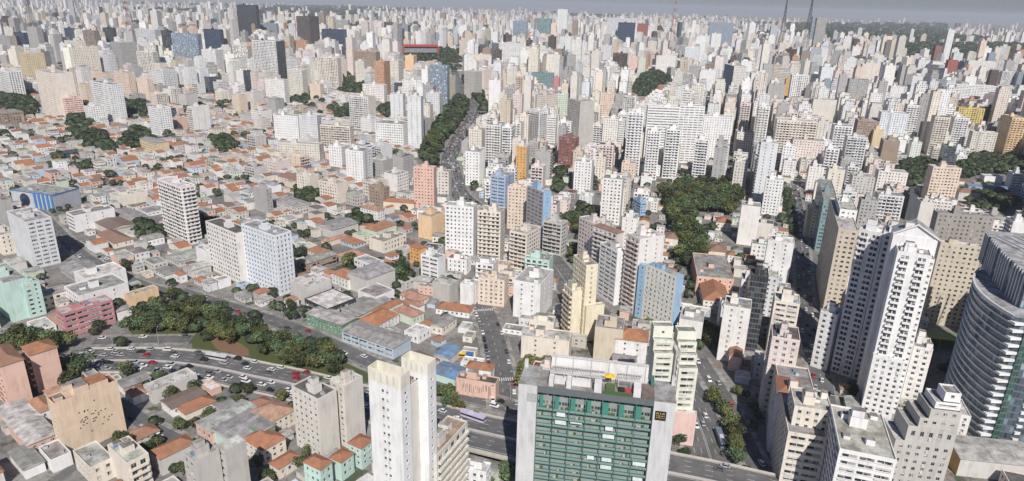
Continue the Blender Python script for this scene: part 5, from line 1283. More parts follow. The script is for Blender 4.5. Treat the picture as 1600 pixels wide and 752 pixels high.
# holes in the buff wall
r = by_label('speckled by tiny holes'); v = next(b_[2][0] for b_ in BLD if 'speckled by tiny holes' in b_[1]); hx, hy = v[2] / 2, v[3] / 2
rr = random.Random(4)
for k in range(34):
    x, z = rr.gauss(0, .26) * hx * 1.3, 13 + rr.gauss(0, 3.2)
    if abs(x) > hx - 1.5 or not 5 < z < 22: continue
    b = MB(); b.box(-.28, .28, -.035, 0, -.24, .24, 'plain', (.03, .025, .02)); b.build('vent_hole', r, (x, -hy - .005, z))
b = MB(); b.box(-hx * .35, hx * .1, -hy + .1, hy - .1, v[5] - .5, v[5] + 3.2, 'wall', COL['buff'], top=('roof', (.3, .28, .26))); b.box(hx * .12, hx * .72, -hy + .05, hy - .1, v[5] - .5, v[5] + 2.2, 'wall', COL['buff'], top=('tile', (.46, .2, .1))); b.build('roof_shed', r)
# scrawled marks on the graffiti block
r = by_label('scrawled wall'); v = next(b_[2][0] for b_ in BLD if 'scrawled wall' in b_[1]); hx, hy = v[2] / 2, v[3] / 2
b = MB()
for k in range(16):
    y = -hy + 2.2 + k * (v[3] - 4) / 16 + rr.uniform(-.3, .3)
    b.box(-hx - .03, -hx - .004, y, y + rr.uniform(.15, .3), v[5] * rr.uniform(.2, .5), v[5] * rr.uniform(.6, .85), 'plain', (.12, .09, .08))
b.build('graffiti', r)

# ------------------------------------------------------------------ trees
def crown_mesh(seed, nleaf, size, spread=1.0):
    rr = random.Random(seed); b = MB()
    blobs = []
    for k in range(9):
        a = rr.uniform(0, 6.283); d = rr.uniform(.15, .62) if k else 0
        blobs.append((Vector((math.cos(a) * d, math.sin(a) * d, rr.uniform(.65, 1.15) if k else 1.1)), rr.uniform(.30, .52)))
    tone = [rr.uniform(.7, 1.35) for _ in blobs]
    for k in range(nleaf):
        i = rr.randrange(len(blobs)); c, r_ = blobs[i]
        n = Vector((rr.gauss(0, 1), rr.gauss(0, 1), rr.gauss(.25, 1))).normalized()
        p = c + n * r_ * rr.uniform(.72, 1.06)
        n = (n + Vector((rr.gauss(0, .5), rr.gauss(0, .5), rr.gauss(.3, .5)))).normalized()
        u = n.orthogonal().normalized(); w = n.cross(u); a = rr.uniform(0, 6.28); u, w = u * math.cos(a) + w * math.sin(a), w * math.cos(a) - u * math.sin(a)
        s = size * rr.uniform(.6, 1.35); g = tone[i] * rr.uniform(.65, 1.4)
        col = (.058 * g, .078 * g, .032 * g) if rr.random() < .8 else (.085 * g, .10 * g, .038 * g)
        b.face([p + u * s, p + w * s * .7, p - u * s, p - w * s * .7], 'leaf', col)
    o = b.build('crown'); me = o.data; bpy.data.objects.remove(o); return me
def trunk_mesh(seed):
    rr = random.Random(seed); b = MB(); c = (.10, .075, .055)
    b.tube((0, 0, 0), (0, 0, .55), .075, .05, 6, 'plain', c)
    for k in range(4):
        a = k * 1.57 + rr.uniform(0, 1); b.tube((0, 0, .5), (math.cos(a) * .36, math.sin(a) * .36, .98), .042, .015, 5, 'plain', c)
    o = b.build('trunk'); me = o.data; bpy.data.objects.remove(o); return me
CROWN = [crown_mesh(k, 900, .10) for k in range(5)]; TRUNK = [trunk_mesh(k) for k in range(3)]
TL = dict(jacaranda='purple flowering tree among green ones beside the diagonal road', left='dense dark tree in the grove at the left edge behind the salmon block', park='dark green tree in the long park strip above the expressway', big='broad single dark tree standing by the west street crossing', bank='tree on the bank between the ivory slab and the park strip',
          west='tree among low roofs beside the ivory balcony tower', round='round dark tree among low roofs beside the white boxy house', depot='dark tree in front of the white roofed depot', wooded='dark tree in the wooded park around the red roofed school',
          garden='dark garden tree between the ivory point tower and its neighbours', avenue='dark tree in the belt along the avenue climbing to the ridge', museum='tall tree around the red framed museum', east='dark tree among the eastern halls at the right', hill='tree on the small wooded knoll above the dense centre',
          median='leafy tree in the planted strip between the two avenue roads', verge='small tree on the verge under the diagonal road', slabside='bright green tree beside the left pier of the green balcony slab', upper='dark tree between upper left towers and the red roofs', street='street tree along the narrow shaded street',
          court='small tree in a courtyard near the white hotel tower', branch='dark tree beside the blue ended slab and avenue', ridge='dark tree between the ridge towers', roofs='tree among the low roofs of the middle quarter', single='single bushy tree in front of the expressway lanes', yard='small yard tree among houses near the expressway',
          bottom='tree cut by the bottom edge beside the orange houses', annex='bush at the foot of the pink annex', under='dark tree beside the raised expressway near the white low block', plaza='small tree at the plaza beside the white walk-up', bend='tree at the avenue bend below the salmon tower', woods='dark tree mass of the far park at the right', scatter='lone small tree squeezed in a yard between roofs')
def vn(x, y): return math.sin(x / 37 + 1.7 * math.sin(y / 51)) * math.cos(y / 43 + 1.3 * math.sin(x / 29))
spots = []
tr = random.Random(21)
for poly, rad, sp, tg in TREES:
    xs, ys = [p[0] for p in poly], [p[1] for p in poly]; n0 = len(spots)
    y = min(ys)
    while y <= max(ys):
        x = min(xs)
        while x <= max(xs):
            px, py = x + tr.uniform(-.35, .35) * sp, y + tr.uniform(-.35, .35) * sp
            if (tg != 'park' or tr.random() > .14) and inside(px, py, poly) and not near_path(px, py, -1.0 if tg == 'median' else 5.0 if tg == 'avenue' else 1.0) and free((px, py, 1.2, 1.2, 0)):
                spots.append((px, py, rad * tr.uniform(.75, 1.25), tg))
            x += sp
        y += sp
    if len(spots) == n0:
        px, py = sum(xs) / len(xs), sum(ys) / len(ys)
        if free((px, py, .5, .5, 0)): spots.append((px, py, rad, tg))
for k in range(2600):
    dist = 230 + 950 * tr.random() ** 1.2; az = R(tr.uniform(-38, 37)); x, y = dist * math.sin(az), dist * math.cos(az); q = project(x, y, 0)
    if -20 < q[0] < 1620 and q[1] < 760 and vn(x, y) > .08 and not near_path(x, y, 1.5) and free((x, y, 1.0, 1.0, 0)):
        spots.append((x, y, tr.uniform(2.2, 4.2), 'scatter')); put_foot((x, y, 1.2, 1.2, 0))
for k in range(1500):
    x, y = tr.uniform(-1500, -250), tr.uniform(850, 2300); q = project(x, y, 0)
    if -20 < q[0] < 600 and q[1] > 90 and vn(x / 2.2, y / 2.2) > -.05 and free((x, y, 3, 3, 0)):
        spots.append((x, y, tr.uniform(4, 7.5), 'scatter')); put_foot((x, y, 2.5, 2.5, 0))
TREEPOLY = [p for p, r_, s_, t_ in TREES]
spots.sort(key=lambda s: math.hypot(s[0], s[1]) / s[2])
for k, (x, y, r_, tg) in enumerate(spots[:300]):
    t = thing('tree', TL[tg], 'tree', (x, y, 0), 0, 'trees: ' + TL[tg])
    sz = r_ * 1.08
    f = tr.uniform(.55, 1.8); hue = tr.uniform(-.2, .3)
    if tg == 'slabside': f, hue = 1.9, .25
    c = meshcopy(CROWN[k % 5], 'crown', t, (0, 0, .8), tr.uniform(0, 6.28), (sz, sz, sz * tr.uniform(.85, 1.1))); c.color = (f * (1 + hue), f, f * (1 - hue), 1) if tg != 'jacaranda' else (3.4, 1.8, 7.0, 1)
    meshcopy(TRUNK[k % 3], 'trunk', t, (0, 0, 0), tr.uniform(0, 6.28), (sz, sz, sz))
def far_trees(name, items, nl=90):
    rr = random.Random(5); V, F, K = [], [], []
    for x, y, r_ in items:
        g0 = rr.uniform(.7, 1.3)
        for k in range(nl):
            n = Vector((rr.gauss(0, 1), rr.gauss(0, 1), abs(rr.gauss(.2, 1)))).normalized(); q = rr.uniform(.75, 1.1)
            p = Vector((x, y, r_ * .85)) + Vector((n.x * r_, n.y * r_, n.z * r_ * .8)) * q
            u = n.orthogonal().normalized(); w = n.cross(u); s = r_ * rr.uniform(.22, .4); i = len(V)
            V += [tuple(p + u * s), tuple(p + w * s), tuple(p - u * s), tuple(p - w * s)]; F.append((i, i + 1, i + 2, i + 3)); g = g0 * rr.uniform(.6, 1.4); K.append((.050 * g, .068 * g, .032 * g))
    b = MB(); b.v = V; b.f = F; b.uv = [(0, 0)] * (4 * len(F)); b.c = K; b.m = ['leaf'] * len(F)
    return stuff(b.build(name))

# ------------------------------------------------------------------ filling the quarters
PALS = dict(house=['white', 'white', 'cream', 'putty', 'peach', 'putty', 'ivory', 'whitegrey', 'ecru', 'concrete', 'white', 'cream', 'ecru', 'palegreen', 'lightblue', 'salmon'],
            tower=['white', 'white', 'ivory', 'ivory', 'ivory', 'cream', 'cream', 'whitegrey', 'ecru', 'ecru', 'grey', 'peach', 'blush', 'putty', 'beige', 'white', 'ivory', 'white', 'cream', 'ecru', 'whitegrey', 'white', 'grey'])
NUMW = ['one', 'two', 'three', 'four', 'five', 'six', 'seven', 'eight', 'nine', 'ten', 'eleven', 'twelve']
CN = dict(whitegrey='pale-grey', palegreen='pale-green', lightblue='pale-blue', steel='steel-grey', steelblue='steel-blue')
RN = dict(t='orange tiled', g='dusty grey', b='brown', f='flat', w='pale flat', k='dark flat', r='red brown')
def auto_label(x, y, H, col, rk, kind):
    d = math.hypot(x, y)
    c = sorted(LAND, key=lambda L: math.hypot(L[1] - x, L[2] - y))[:8]
    fl = max(1, round(H / 3)); st = (NUMW[fl - 1] + '-storey') if fl <= 5 else ('mid-height' if H < 26 else 'tall' if H < 45 else 'very tall')
    for L in c:
        dx, dy = x - L[1], y - L[2]; l = math.hypot(L[1], L[2]); vx, vy = L[1] / l, L[2] / l
        a, b_ = dx * vx + dy * vy, dx * vy - dy * vx; dd = math.hypot(dx, dy)
        rel = ('behind' if a > 0 else 'in front of') if abs(a) > abs(b_) * 1.2 else ('right of' if b_ > 0 else 'left of')
        if abs(a) > .45 * dd and abs(b_) > .45 * dd: rel = ('behind and ' if a > 0 else 'front and ') + ('right of' if b_ > 0 else 'left of')
        far = 'just ' if dd < 38 else '' if dd < 110 else 'well ' if dd < 300 else 'far '
        lab = f"{st} {CN.get(col, col)} {kind.split()[-1]}, {RN[rk]} roof, {far}{rel} the {L[0]}"
        if lab not in LABELS and len(lab.split()) <= 16: break
    return lab
def blocked(x, y, hx, hy, th):
    if near_path(x, y, min(hx, hy) + 2.0): return True
    for p in TREEPOLY + NOBUILD:
        if inside(x, y, p): return True
    return not free((x, y, hx + .6, hy + .6, th))
def hides(x, y, w, d, th, H):
    """True when the block would cover a hand placed building that stands behind it"""
    c, s = math.cos(th), math.sin(th)
    v = [(x - c * w / 2 + s * d / 2, y - s * w / 2 - c * d / 2, w, d, math.degrees(th), H)]
    x0, x1, y0, y1 = pict(v); dist = math.hypot(x, y)
    for a0, a1, b0, b1, dd in VIS:
        if dd > dist + 4:
            ox, oy = min(x1, a1) - max(x0, a0), min(y1, b1) - max(y0, b0)
            if ox > 0 and oy > 0 and ox * oy > (.10 if dd < 700 else .24) * (a1 - a0) * (b1 - b0): return True
    return False
for pn, ya, yb in (('avenue', 620, 1500), ('plaza_street', 280, 400), ('shaded_street', 300, 640)):
    for p_ in PATH[pn]:
        if ya < p_.y < yb:
            q_ = project(p_.x, p_.y, 0); w_ = 7000 / p_.length; VIS.append((q_[0] - w_, q_[0] + w_, q_[1] - 5, q_[1] + 4, p_.length))
for x_, y_, r_t, tg_ in spots:
    if tg_ in ('avenue', 'wooded', 'garden', 'east', 'hill', 'upper', 'ridge', 'museum', 'street', 'bend'):
        q_ = project(x_, y_, 6); w_ = 5500 / math.hypot(x_, y_); VIS.append((q_[0] - w_, q_[0] + w_, q_[1] - w_ * .7, q_[1] + w_ * .7, math.hypot(x_, y_)))
VIS += [(1035, 1160, 285, 415, 560), (668, 735, 165, 250, 1050), (885, 930, 320, 400, 560), (1243, 1292, 300, 420, 520), (1250, 1292, 420, 600, 380), (742, 800, 460, 640, 330), (1400, 1460, 248, 290, 850), (1500, 1600, 240, 325, 800), (990, 1048, 110, 152, 1900)]
fr = random.Random(77)
houses, blocks, towers = [], [], []
def corner(x, y, w, d, th): c, s = math.cos(th), math.sin(th); return x - c * w / 2 + s * d / 2, y - s * w / 2 - c * d / 2
# blocks and towers
def fill(theta, u0, u1, v0, v1, pitch, test):
    th = R(theta); c, s = math.cos(th), math.sin(th); i = 0; u = u0
    while u < u1:
        i += 1; v = v0; j = 0
        if i % 4 == 0: u += 12
        while v < v1:
            j += 1
            if j % 4 == 0: v += 11
            w, d = fr.uniform(.52, .80) * pitch, fr.uniform(.5, .86) * pitch
            uu, vv = u + fr.uniform(-.08, .08) * pitch, v + fr.uniform(-.08, .08) * pitch
            x, y = c * uu - s * vv, s * uu + c * vv; v += pitch
            if y < 200: continue
            px, py = project(x, y, 0)
            if not (-90 < px < 1720 and py < 900): continue
            H = test(x, y, px, py, math.hypot(x, y))
            if not H: continue
            if blocked(x, y, w / 2, d / 2, th): continue
            ok = False
            for q in (1, .7, .45, .25):
                if H * q > 5 and not hides(x, y, w, d, th, H * q): ok = True; break
            if not ok: continue
            H *= q
            put_foot((x, y, w / 2, d / 2, th))
            (towers if H >= 24 else blocks).append((math.hypot(x, y), x, y, w, d, th, H, fr.choice(PALS['tower']), fr.choices('fwkr', (.66, .16, .1, .08))[0]))
        u += pitch
def lef(x, y, px, py, d):
    if px > 660 or d > 1700 or d < 560: return 0
    if d < 830: return fr.uniform(12, 36) if px > 390 and fr.random() < .42 else 0
    if px > 280 and py > 150: return fr.uniform(14, 34) if fr.random() < (.55 if px > 400 else .18) else 0
    if py > 165: return fr.uniform(12, 30) if fr.random() < .12 else 0
    return fr.choice((22, 34, 42, 50, 60)) * fr.uniform(.85, 1.2) if fr.random() < .72 else 0
fill(58, -400, 1900, 0, 1900, 27, lef)
# low houses in rows, back to back, along the 52 degree grid
th = R(52); ct, st_ = math.cos(th), math.sin(th)
U = -420
while U < 900:
    if int((U + 420) / 10.4) % 10 == 9: U += 9; continue
    k = -900
    while k < 1750:
        for off in (8.9, 26.0):
            w, d = fr.uniform(8.8, 10.3), fr.uniform(13, 17)
            if fr.random() < .16: w, d = fr.uniform(15, 19), fr.uniform(14, 17)
            u, v = U + fr.uniform(-.2, .2), k + off + fr.uniform(-.6, .6)
            x, y = ct * u - st_ * v, st_ * u + ct * v
            if y < 190 or x > 60: continue
            px, py = project(x, y, 0)
            if not (-60 < px < 1660 and py < 830): continue
            dist = math.hypot(x, y)
            if dist > 1500 or px > 640 + max(0, (py - 440)) * .5: continue
            if py < 165 and fr.random() < .45: continue
            H = fr.choice((3.4, 3.6, 5.8, 6.2, 6.6, 7.2)) if fr.random() < .85 else fr.uniform(8.5, 13)
            if blocked(x, y, w / 2, d / 2, th): continue
            if hides(x, y, w, d, th, H + 1.5):
                H = 3.3
                if hides(x, y, w, d, th, H + 1.2): continue
            rk = fr.choices('tgfbw', (.42, .26, .22, .05, .05))[0]
            if H > 8.5: rk = 'f'
            put_foot((x, y, w / 2, d / 2, th)); houses.append((dist, x, y, w, d, th, H, fr.choice(PALS['house']), rk))
        k += 43
    U += 10.4
def cen(x, y, px, py, d):
    if not 640 + max(0, (py - 440)) * .5 < px < 1010 or d > 1250: return 0
    if py > 420: return fr.uniform(8, 17)
    return fr.choice((12, 18, 26, 32, 40, 48)) * fr.uniform(.85, 1.25) if d < 700 else fr.choice((28, 40, 48, 56, 66, 76)) * fr.uniform(.85, 1.2)
fill(76, -300, 1400, -700, 500, 19.5, cen)
def rig(x, y, px, py, d):
    if px < 1010 or d > 1350: return 0
    if d < 420: return fr.uniform(7, 18)
    return fr.choice((14, 20, 28, 34, 42, 50)) * fr.uniform(.85, 1.2) if d < 650 else fr.choice((30, 42, 50, 58, 68, 78)) * fr.uniform(.85, 1.2)
fill(-18, -200, 1500, 100, 1500, 21, rig)
# small infill between the lots
for k in range(9000):
    dist = 215 + 700 * fr.random() ** 1.3; az = R(fr.uniform(-38, 36)); x, y = dist * math.sin(az), dist * math.cos(az)
    px, py = project(x, y, 0)
    if not (-40 < px < 1640 and py < 800): continue
    lim = 640 + max(0, (py - 440)) * .5
    t3 = th if px < lim else R(76) if px < 1010 else R(-18)
    w, d = fr.uniform(4.5, 9.5), fr.uniform(5, 12)
    if px > lim and fr.random() < .4: continue
    if blocked(x, y, w / 2 - .5, d / 2 - .5, t3): continue
    H = fr.choice((2.8, 3.2, 3.4, 5.6, 6))
    if hides(x, y, w, d, t3, H + 1): continue
    put_foot((x, y, w / 2, d / 2, t3)); houses.append((dist, x, y, w, d, t3, H, fr.choice(PALS['house']), fr.choices('tgfbw', (.22, .36, .32, .05, .05))[0]))
def make(name, cat, it, n):
    it.sort(key=lambda q: q[0])
    for k, (d, x, y, w, dp, th, H, col, rk) in enumerate(it[:n]):
        lab = auto_label(x, y, H, col, rk, cat)
        Fx, Fy = corner(x, y, w, dp, th)
        if name == 'house': st = fr.choice(('ww', 'wn', 'nw', 'nn', 'ww'))
        else: st = fr.choice(('ww', 'wb', 'bw', 'wn', 'nw', 'bb', 'sw', 'ws', 'nb', 'bn', 'fb', 'bf', 'wf'))
        r = building(name, lab, cat, [(Fx, Fy, w, dp, math.degrees(th), H, st, col, rk)], 'filler' if 0 else GROUPS[name], near=d < 400, seed=k)
        LABELS.setdefault(lab, r)
        if LABELS[lab] is not r:
            r['group'] = LABELS[lab]['group'] = f'{cat}s alike near the same landmark'
    return it[n:]
FOOT_BAK = list(FOOT)
hrest = make('house', 'house', houses, 262)
brest = make('apartment_block', 'apartment block', blocks, 240)
trest = make('apartment_tower', 'apartment tower', towers, 170)
# the rest of the city, too many and too far to count
def mass(name, items):
    b = MB()
    for (d, x, y, w, dp, th, H, col, rk) in items:
        c, s = math.cos(th), math.sin(th); cc = jit(COL[col], .08, fr); pts = [(x + c * u - s * v, y + s * u + c * v) for u, v in ((-w / 2, -dp / 2), (w / 2, -dp / 2), (w / 2, dp / 2), (-w / 2, dp / 2))]
        fl = max(1, round(H / 3)); mm = fr.choices(('grid', 'door', 'strip', 'wall', 'glass'), (.56, .13, .10, .19, .03))[0] if H > 9 else ('grid' if fr.random() < .5 else 'wall')
        for k in range(4):
            p, q = pts[k], pts[(k + 1) % 4]; L = math.dist(p, q); mat = mm if k % 2 == 0 or fr.random() < .5 else 'wall'
            nb = max(1, round(L / 3.2)); fc = (.08, .1, .12) if mat == 'glass' else cc
            b.face([(*p, 0), (*q, 0), (*q, H), (*p, H)], mat, fc, [(0, 0), (nb, 0), (nb, fl), (0, fl)])
        if rk in 'tgb':
            zt = H + min(w, dp) * .2; rc = jit(ROOFCOL[rk], .2, fr); m0, m1 = [((pts[0][i] + pts[3][i]) / 2) for i in (0, 1)], [((pts[1][i] + pts[2][i]) / 2) for i in (0, 1)]
            A, B = (*m0, zt), (*m1, zt); mt = 'tile' if rk == 't' else 'tin'
            b.face([(*pts[0], H), (*pts[1], H), B, A], mt, rc, [(0, 0), (w, 0), (w, dp / 2), (0, dp / 2)]); b.face([(*pts[2], H), (*pts[3], H), A, B], mt, rc, [(0, 0), (w, 0), (w, dp / 2), (0, dp / 2)])
            b.face([(*pts[1], H), (*pts[2], H), B], 'wall', cc); b.face([(*pts[3], H), (*pts[0], H), A], 'wall', cc)
        else:
            b.face([(*p, H) for p in pts], 'roof', jit(ROOFCOL['f'], .5, fr))
            if H > 14 and d < 5000:
                hw, hd, hh = w * fr.uniform(.14, .26), dp * fr.uniform(.14, .28), fr.uniform(2.5, 6); ox, oy = fr.uniform(-.15, .15) * w, fr.uniform(-.15, .15) * dp
                tp = [(x + c * u - s * v, y + s * u + c * v) for u, v in ((ox - hw, oy - hd), (ox + hw, oy - hd), (ox + hw, oy + hd), (ox - hw, oy + hd))]
                for k in range(4): b.face([(*tp[k], H), (*tp[(k + 1) % 4], H), (*tp[(k + 1) % 4], H + hh), (*tp[k], H + hh)], 'wall', cc)
                b.face([(*p, H + hh) for p in tp], 'roof', (.3, .29, .28))
                if fr.random() < .35 and H > 30:
                    ih = H + fr.uniform(3.2, 7); k_ = fr.uniform(.66, .86); tp = [(x + (p[0] - x) * k_, y + (p[1] - y) * k_) for p in pts]
                    for k in range(4): b.face([(*tp[k], H), (*tp[(k + 1) % 4], H), (*tp[(k + 1) % 4], ih), (*tp[k], ih)], mm, fc, [(0, 0), (nb, 0), (nb, 2), (0, 2)])
                    b.face([(*p, ih) for p in tp], 'roof', (.33, .32, .31))
    return stuff(b.build(name))
mass('house_quarter', hrest)
dist_items = brest + trest
woods = []
def vnoise(x, y, s): return math.sin(x / s + 1.7 * math.sin(y / s * .7)) * math.cos(y / s * .9 + 1.3 * math.sin(x / s * .6))
rr = random.Random(99)
r_ = 900.0
while r_ < 15000:
    p = 23 + (r_ - 900) * .0115 if r_ < 3500 else 58 + (r_ - 3500) * .020
    az = R(-41) + rr.uniform(0, p / r_)
    while az < R(41):
        rad = r_ + rr.uniform(-.4, .4) * p; x, y = rad * math.sin(az), rad * math.cos(az); az += p / r_ * rr.uniform(.75, 1.3)
        px, py = project(x, y, 0)
        if r_ < 1400 and (px < 640): continue
        if r_ < 1300: continue
        green = vnoise(x, y, 900) > .55 if r_ > 3200 else False
        if px > 1395 and 74 < py < 108 + (px - 1395) * .02: green = True
        if 1230 < px < 1480 and 40 < py < 58: green = True
        if 400 < px < 570 and 12 < py < 34 and rr.random() < .8: green = True
        if r_ < 3200 and px < 620 and py > 95 and rr.random() < .25: woods.append((x, y, rr.uniform(5, 9))); continue
        if r_ < 3000 and rr.random() < .10: woods.append((x, y, rr.uniform(5, 9))); continue
        if green: woods.append((x, y, rr.uniform(10, 16) + r_ * .0016)); continue
        if r_ > 6000 and px > 1150 and rr.random() < .45: continue
        w, dp = rr.uniform(.42, .75) * min(p, 34), rr.uniform(.42, .8) * min(p, 34); th = R(rr.choice((58, 76, -12, 20)) + rr.uniform(-6, 6))
        if r_ < 2700 and (not free((x, y, w / 2 + 1, dp / 2 + 1, th)) or near_path(x, y, 10)): continue
        if r_ < 2700 and any(inside(x, y, q) for q in TREEPOLY): continue
        cl = vnoise(x + 300, y, 700)
        H = rr.choice((18, 32, 44, 54, 64, 76)) * rr.uniform(.8, 1.2) if rr.random() < (.72 + .2 * cl) else rr.uniform(6, 14)
        if rr.random() < .12: H *= 1.4; w *= rr.uniform(.8, 1.7)
        if r_ < 2700:
            q = 1.0
            while q > .2 and hides(x, y, w, dp, th, H * q): q -= .26
            if q <= .2: continue
            H *= q; put_foot((x, y, w / 2, dp / 2, th))
        dist_items.append((rad, x, y, w, dp, th, H, rr.choice(PALS['tower']) if rr.random() < .88 else rr.choice(('brown', 'darkbrown', 'steel', 'bluegrey', 'grey', 'sienna')), 'f' if H > 12 or rr.random() < .6 else 't'))
    r_ += p * .92
mass('distant_city', dist_items)
for s in spots[300:]: woods.append(s[:3])
far_trees('distant_woods', woods, 60)

# ------------------------------------------------------------------ vehicles
def car_meshes(L, W, hood, roofh, van):
    b = MB(); w = W / 2; z0, zb = .28, .88 if not van else 1.05
    prof = [(-L / 2, z0 + .12), (-L / 2 + .08, z0), (L / 2 - .1, z0), (L / 2, z0 + .15), (L / 2 - .05, .62), (L / 2 - hood * .25, .76), (L / 2 - hood, zb), (-L / 2 + .25, zb), (-L / 2, .72)]
    pts = lambda s, k=1.0: [(x, s * w * k, z) for x, z in prof]
    a, c = pts(-1), pts(1); n = len(prof)
    b.face(list(a), 'car', (1, 1, 1)); b.face(list(reversed(c)), 'car', (1, 1, 1))
    for i in range(n): b.face([a[i], c[i], c[(i + 1) % n], a[(i + 1) % n]][::-1], 'car', (1, 1, 1))
    x0, x1, t0, t1 = -L / 2 + .3, L / 2 - hood + .05, -L / 2 + .3 + (.45 if not van else .12), L / 2 - hood - (.65 if not van else .5)
    wt = w * .8
    for (p0, p1, q0, q1) in (((t0, -wt), (t1, -wt), 0, 0),): pass
    b.face([(t0, -wt, roofh), (t1, -wt, roofh), (t1, wt, roofh), (t0, wt, roofh)], 'car', (1, 1, 1))
    body = b.build('body'); g = MB(); lo = [(x0, -w * .93), (x1, -w * .93), (x1, w * .93), (x0, w * .93)]; hi = [(t0, -wt), (t1, -wt), (t1, wt), (t0, wt)]
    for i in range(4): g.face([(*lo[i], zb), (*lo[(i + 1) % 4], zb), (*hi[(i + 1) % 4], roofh - .003), (*hi[i], roofh - .003)], 'gloss', (.02, .025, .03))
    gl = g.build('window_glass'); wh = MB(); wh.tube((0, -.11, 0), (0, .11, 0), .31, .31, 10, 'plain', (.025, .025, .025)); wl = wh.build('wheel')
    out = (body.data, gl.data, wl.data, L, W)
    for o in (body, gl, wl): bpy.data.objects.remove(o)
    return out
CARS = [car_meshes(4.3, 1.76, 1.1, 1.45, False), car_meshes(3.9, 1.7, .85, 1.5, False), car_meshes(4.6, 1.85, 1.0, 1.72, True)]
PAINT = dict(white=(.75, .75, .74), silver=(.42, .43, .44), black=(.02, .02, .022), grey=(.13, .135, .14), red=(.42, .03, .04))
def vehicle(x, y, z, ang, col, where, kind=0):
    c = CARS[kind]; nm = 'van' if kind == 2 else 'car'
    t = thing('parked_' + nm if 'parked' in where else nm, f'{col} {nm} {where}', nm, (x, y, z), ang, f'{col} {nm}s {where}')
    o = meshcopy(c[0], 'body', t, (0, 0, 0)); o.color = (*PAINT[col], 1)
    meshcopy(c[1], 'window_glass', t, (0, 0, 0))
    for sx in (-.31, .31):
        for sy in (-.44, .44): meshcopy(c[2], 'wheel', t, (sx * c[3], sy * c[4], .31))
vr = random.Random(31); NV = 0
def along(P, off, s0, s1, gap, where, flip=False, maxn=999):
    global NV
    s = 0; nxt = s0 + vr.uniform(0, gap); n = 0
    for i in range(len(P) - 1):
        L = (P[i + 1] - P[i]).length
        while nxt < s + L and nxt < s1:
            t = (nxt - s) / L; p = P[i].lerp(P[i + 1], t) + side(P, i) * (off + vr.uniform(-.25, .25)); d = P[i + 1] - P[i]
            q = project(p.x, p.y, 1)
            if -20 < q[0] < 1620 and q[1] < 770 and n < maxn:
                vehicle(p.x, p.y, p.z + .085 + LIFT, math.atan2(d.y, d.x) + (math.pi if flip else 0), vr.choices(list(PAINT), (.34, .2, .2, .16, .1))[0], where, vr.choices((0, 1, 2), (.5, .35, .15))[0]); NV += 1; n += 1
            nxt += gap * vr.uniform(.75, 1.5)
        s += L
E_ = PATH['expressway']
for o in (3.0, 6.0, 9.1): along(E_, o, 0, 175, 11.5, 'in the packed near lanes of the expressway bend'); along(E_, o, 190, 480, 34, 'on the open near lanes of the raised expressway')
for o in (-2.6, -4.8, -7.9, -11.0)[1:]: along(E_, o, 0, 180, 11.5, 'in the packed far lanes of the expressway bend', True); along(E_, o, 195, 480, 47, 'on the open far lanes of the raised expressway', True)
along(PATH['hill_road'], 2.2, 0, 400, 38, 'on the diagonal road'); along(PATH['hill_road'], -2.2, 0, 300, 45, 'on the diagonal road', True)
along(PATH['plaza_street'], 5.4, 20, 200, 6.2, 'parked along the plaza street kerb'); along(PATH['plaza_street'], -5.4, 60, 170, 8, 'parked along the plaza street kerb', True)
for o in (-4.6, -1.6, 1.6, 4.6): along(PATH['avenue'], o, 0, 130, 32, 'on the sunken avenue beside the pink annex', o < 0)
for o in (-7.6, -4.6, -1.6, 1.6, 4.6, 7.6): along(PATH['avenue'], o, 420, 1250, 21, 'on the tree lined avenue climbing to the ridge', o < 0, 26)
for o in (-2, 2): along(PATH['avenue_branch'], o, 0, 120, 24, 'on the narrow branch beside the avenue trees', o < 0)
for o in (-3.6, 0, 3.6): along(PATH['shaded_street'], o, 0, 460, 16, 'in the narrow shaded street', o < 0)
along(PATH['west_street'], 3.2, 60, 260, 14, 'on the west street'); along(PATH['side_street'], 2.3, 0, 90, 9, 'parked on the side street by the putty hall'); along(PATH['frontage_street'], -2.5, 0, 90, 16, 'on the frontage street behind the expressway')
for k in range(16):      # car park by the grey banded block
    x, y = -296 + (k % 8) * 3.3, 448 + (k // 8) * 9 - (k % 8) * 2.6
    if free((x, y, 1.5, 2, 0)): vehicle(x, y, .06, R(58), vr.choices(list(PAINT), (.34, .2, .2, .16, .1))[0], 'parked in the shaded lot by the grey banded block')
def bus(x, y, z, ang, col, label, stripes=None):
    t = thing('bus', label, 'bus', (x, y, z), ang, 'buses in the streets'); L, w = 12, 1.27
    b = MB(); b.box(-L / 2, L / 2, -w, w, .35, 1.35, 'metal', col, True); b.box(-L / 2, L / 2, -w, w, 2.35, 3.1, 'metal', col); b.box(-2, 0.2, -.8, .8, 3.1, 3.4, 'plain', (.6, .6, .6)); b.build('body', t)
    b = MB(); b.box(-L / 2 + .05, L / 2 - .05, -w + .04, w - .04, 1.35, 2.35, 'gloss', (.02, .025, .03)); b.build('window_glass', t)
    if stripes:
        for k, c in enumerate(stripes):
            b = MB(); b.box(-L / 2 + k * 4, -L / 2 + k * 4 + 4, -w - .02, w + .02, 2.37, 3.12, 'metal', c); b.build('colour_panel', t)
    for sx in (-3.6, 3.8):
        for sy in (-1.1, 1.1): b = MB(); b.tube((0, -.15, 0), (0, .15, 0), .5, .5, 12, 'plain', (.03, .03, .03)); b.build('wheel', t, (sx, sy, .5))
def on_path(k, s0, off):
    P = PATH[k]; s = 0
    for i in range(len(P) - 1):
        L = (P[i + 1] - P[i]).length
        if s + L > s0:
            d = P[i + 1] - P[i]; p = P[i].lerp(P[i + 1], (s0 - s) / L) + side(P, i) * off; return p.x, p.y, p.z + .09 + LIFT, math.atan2(d.y, d.x)
        s += L
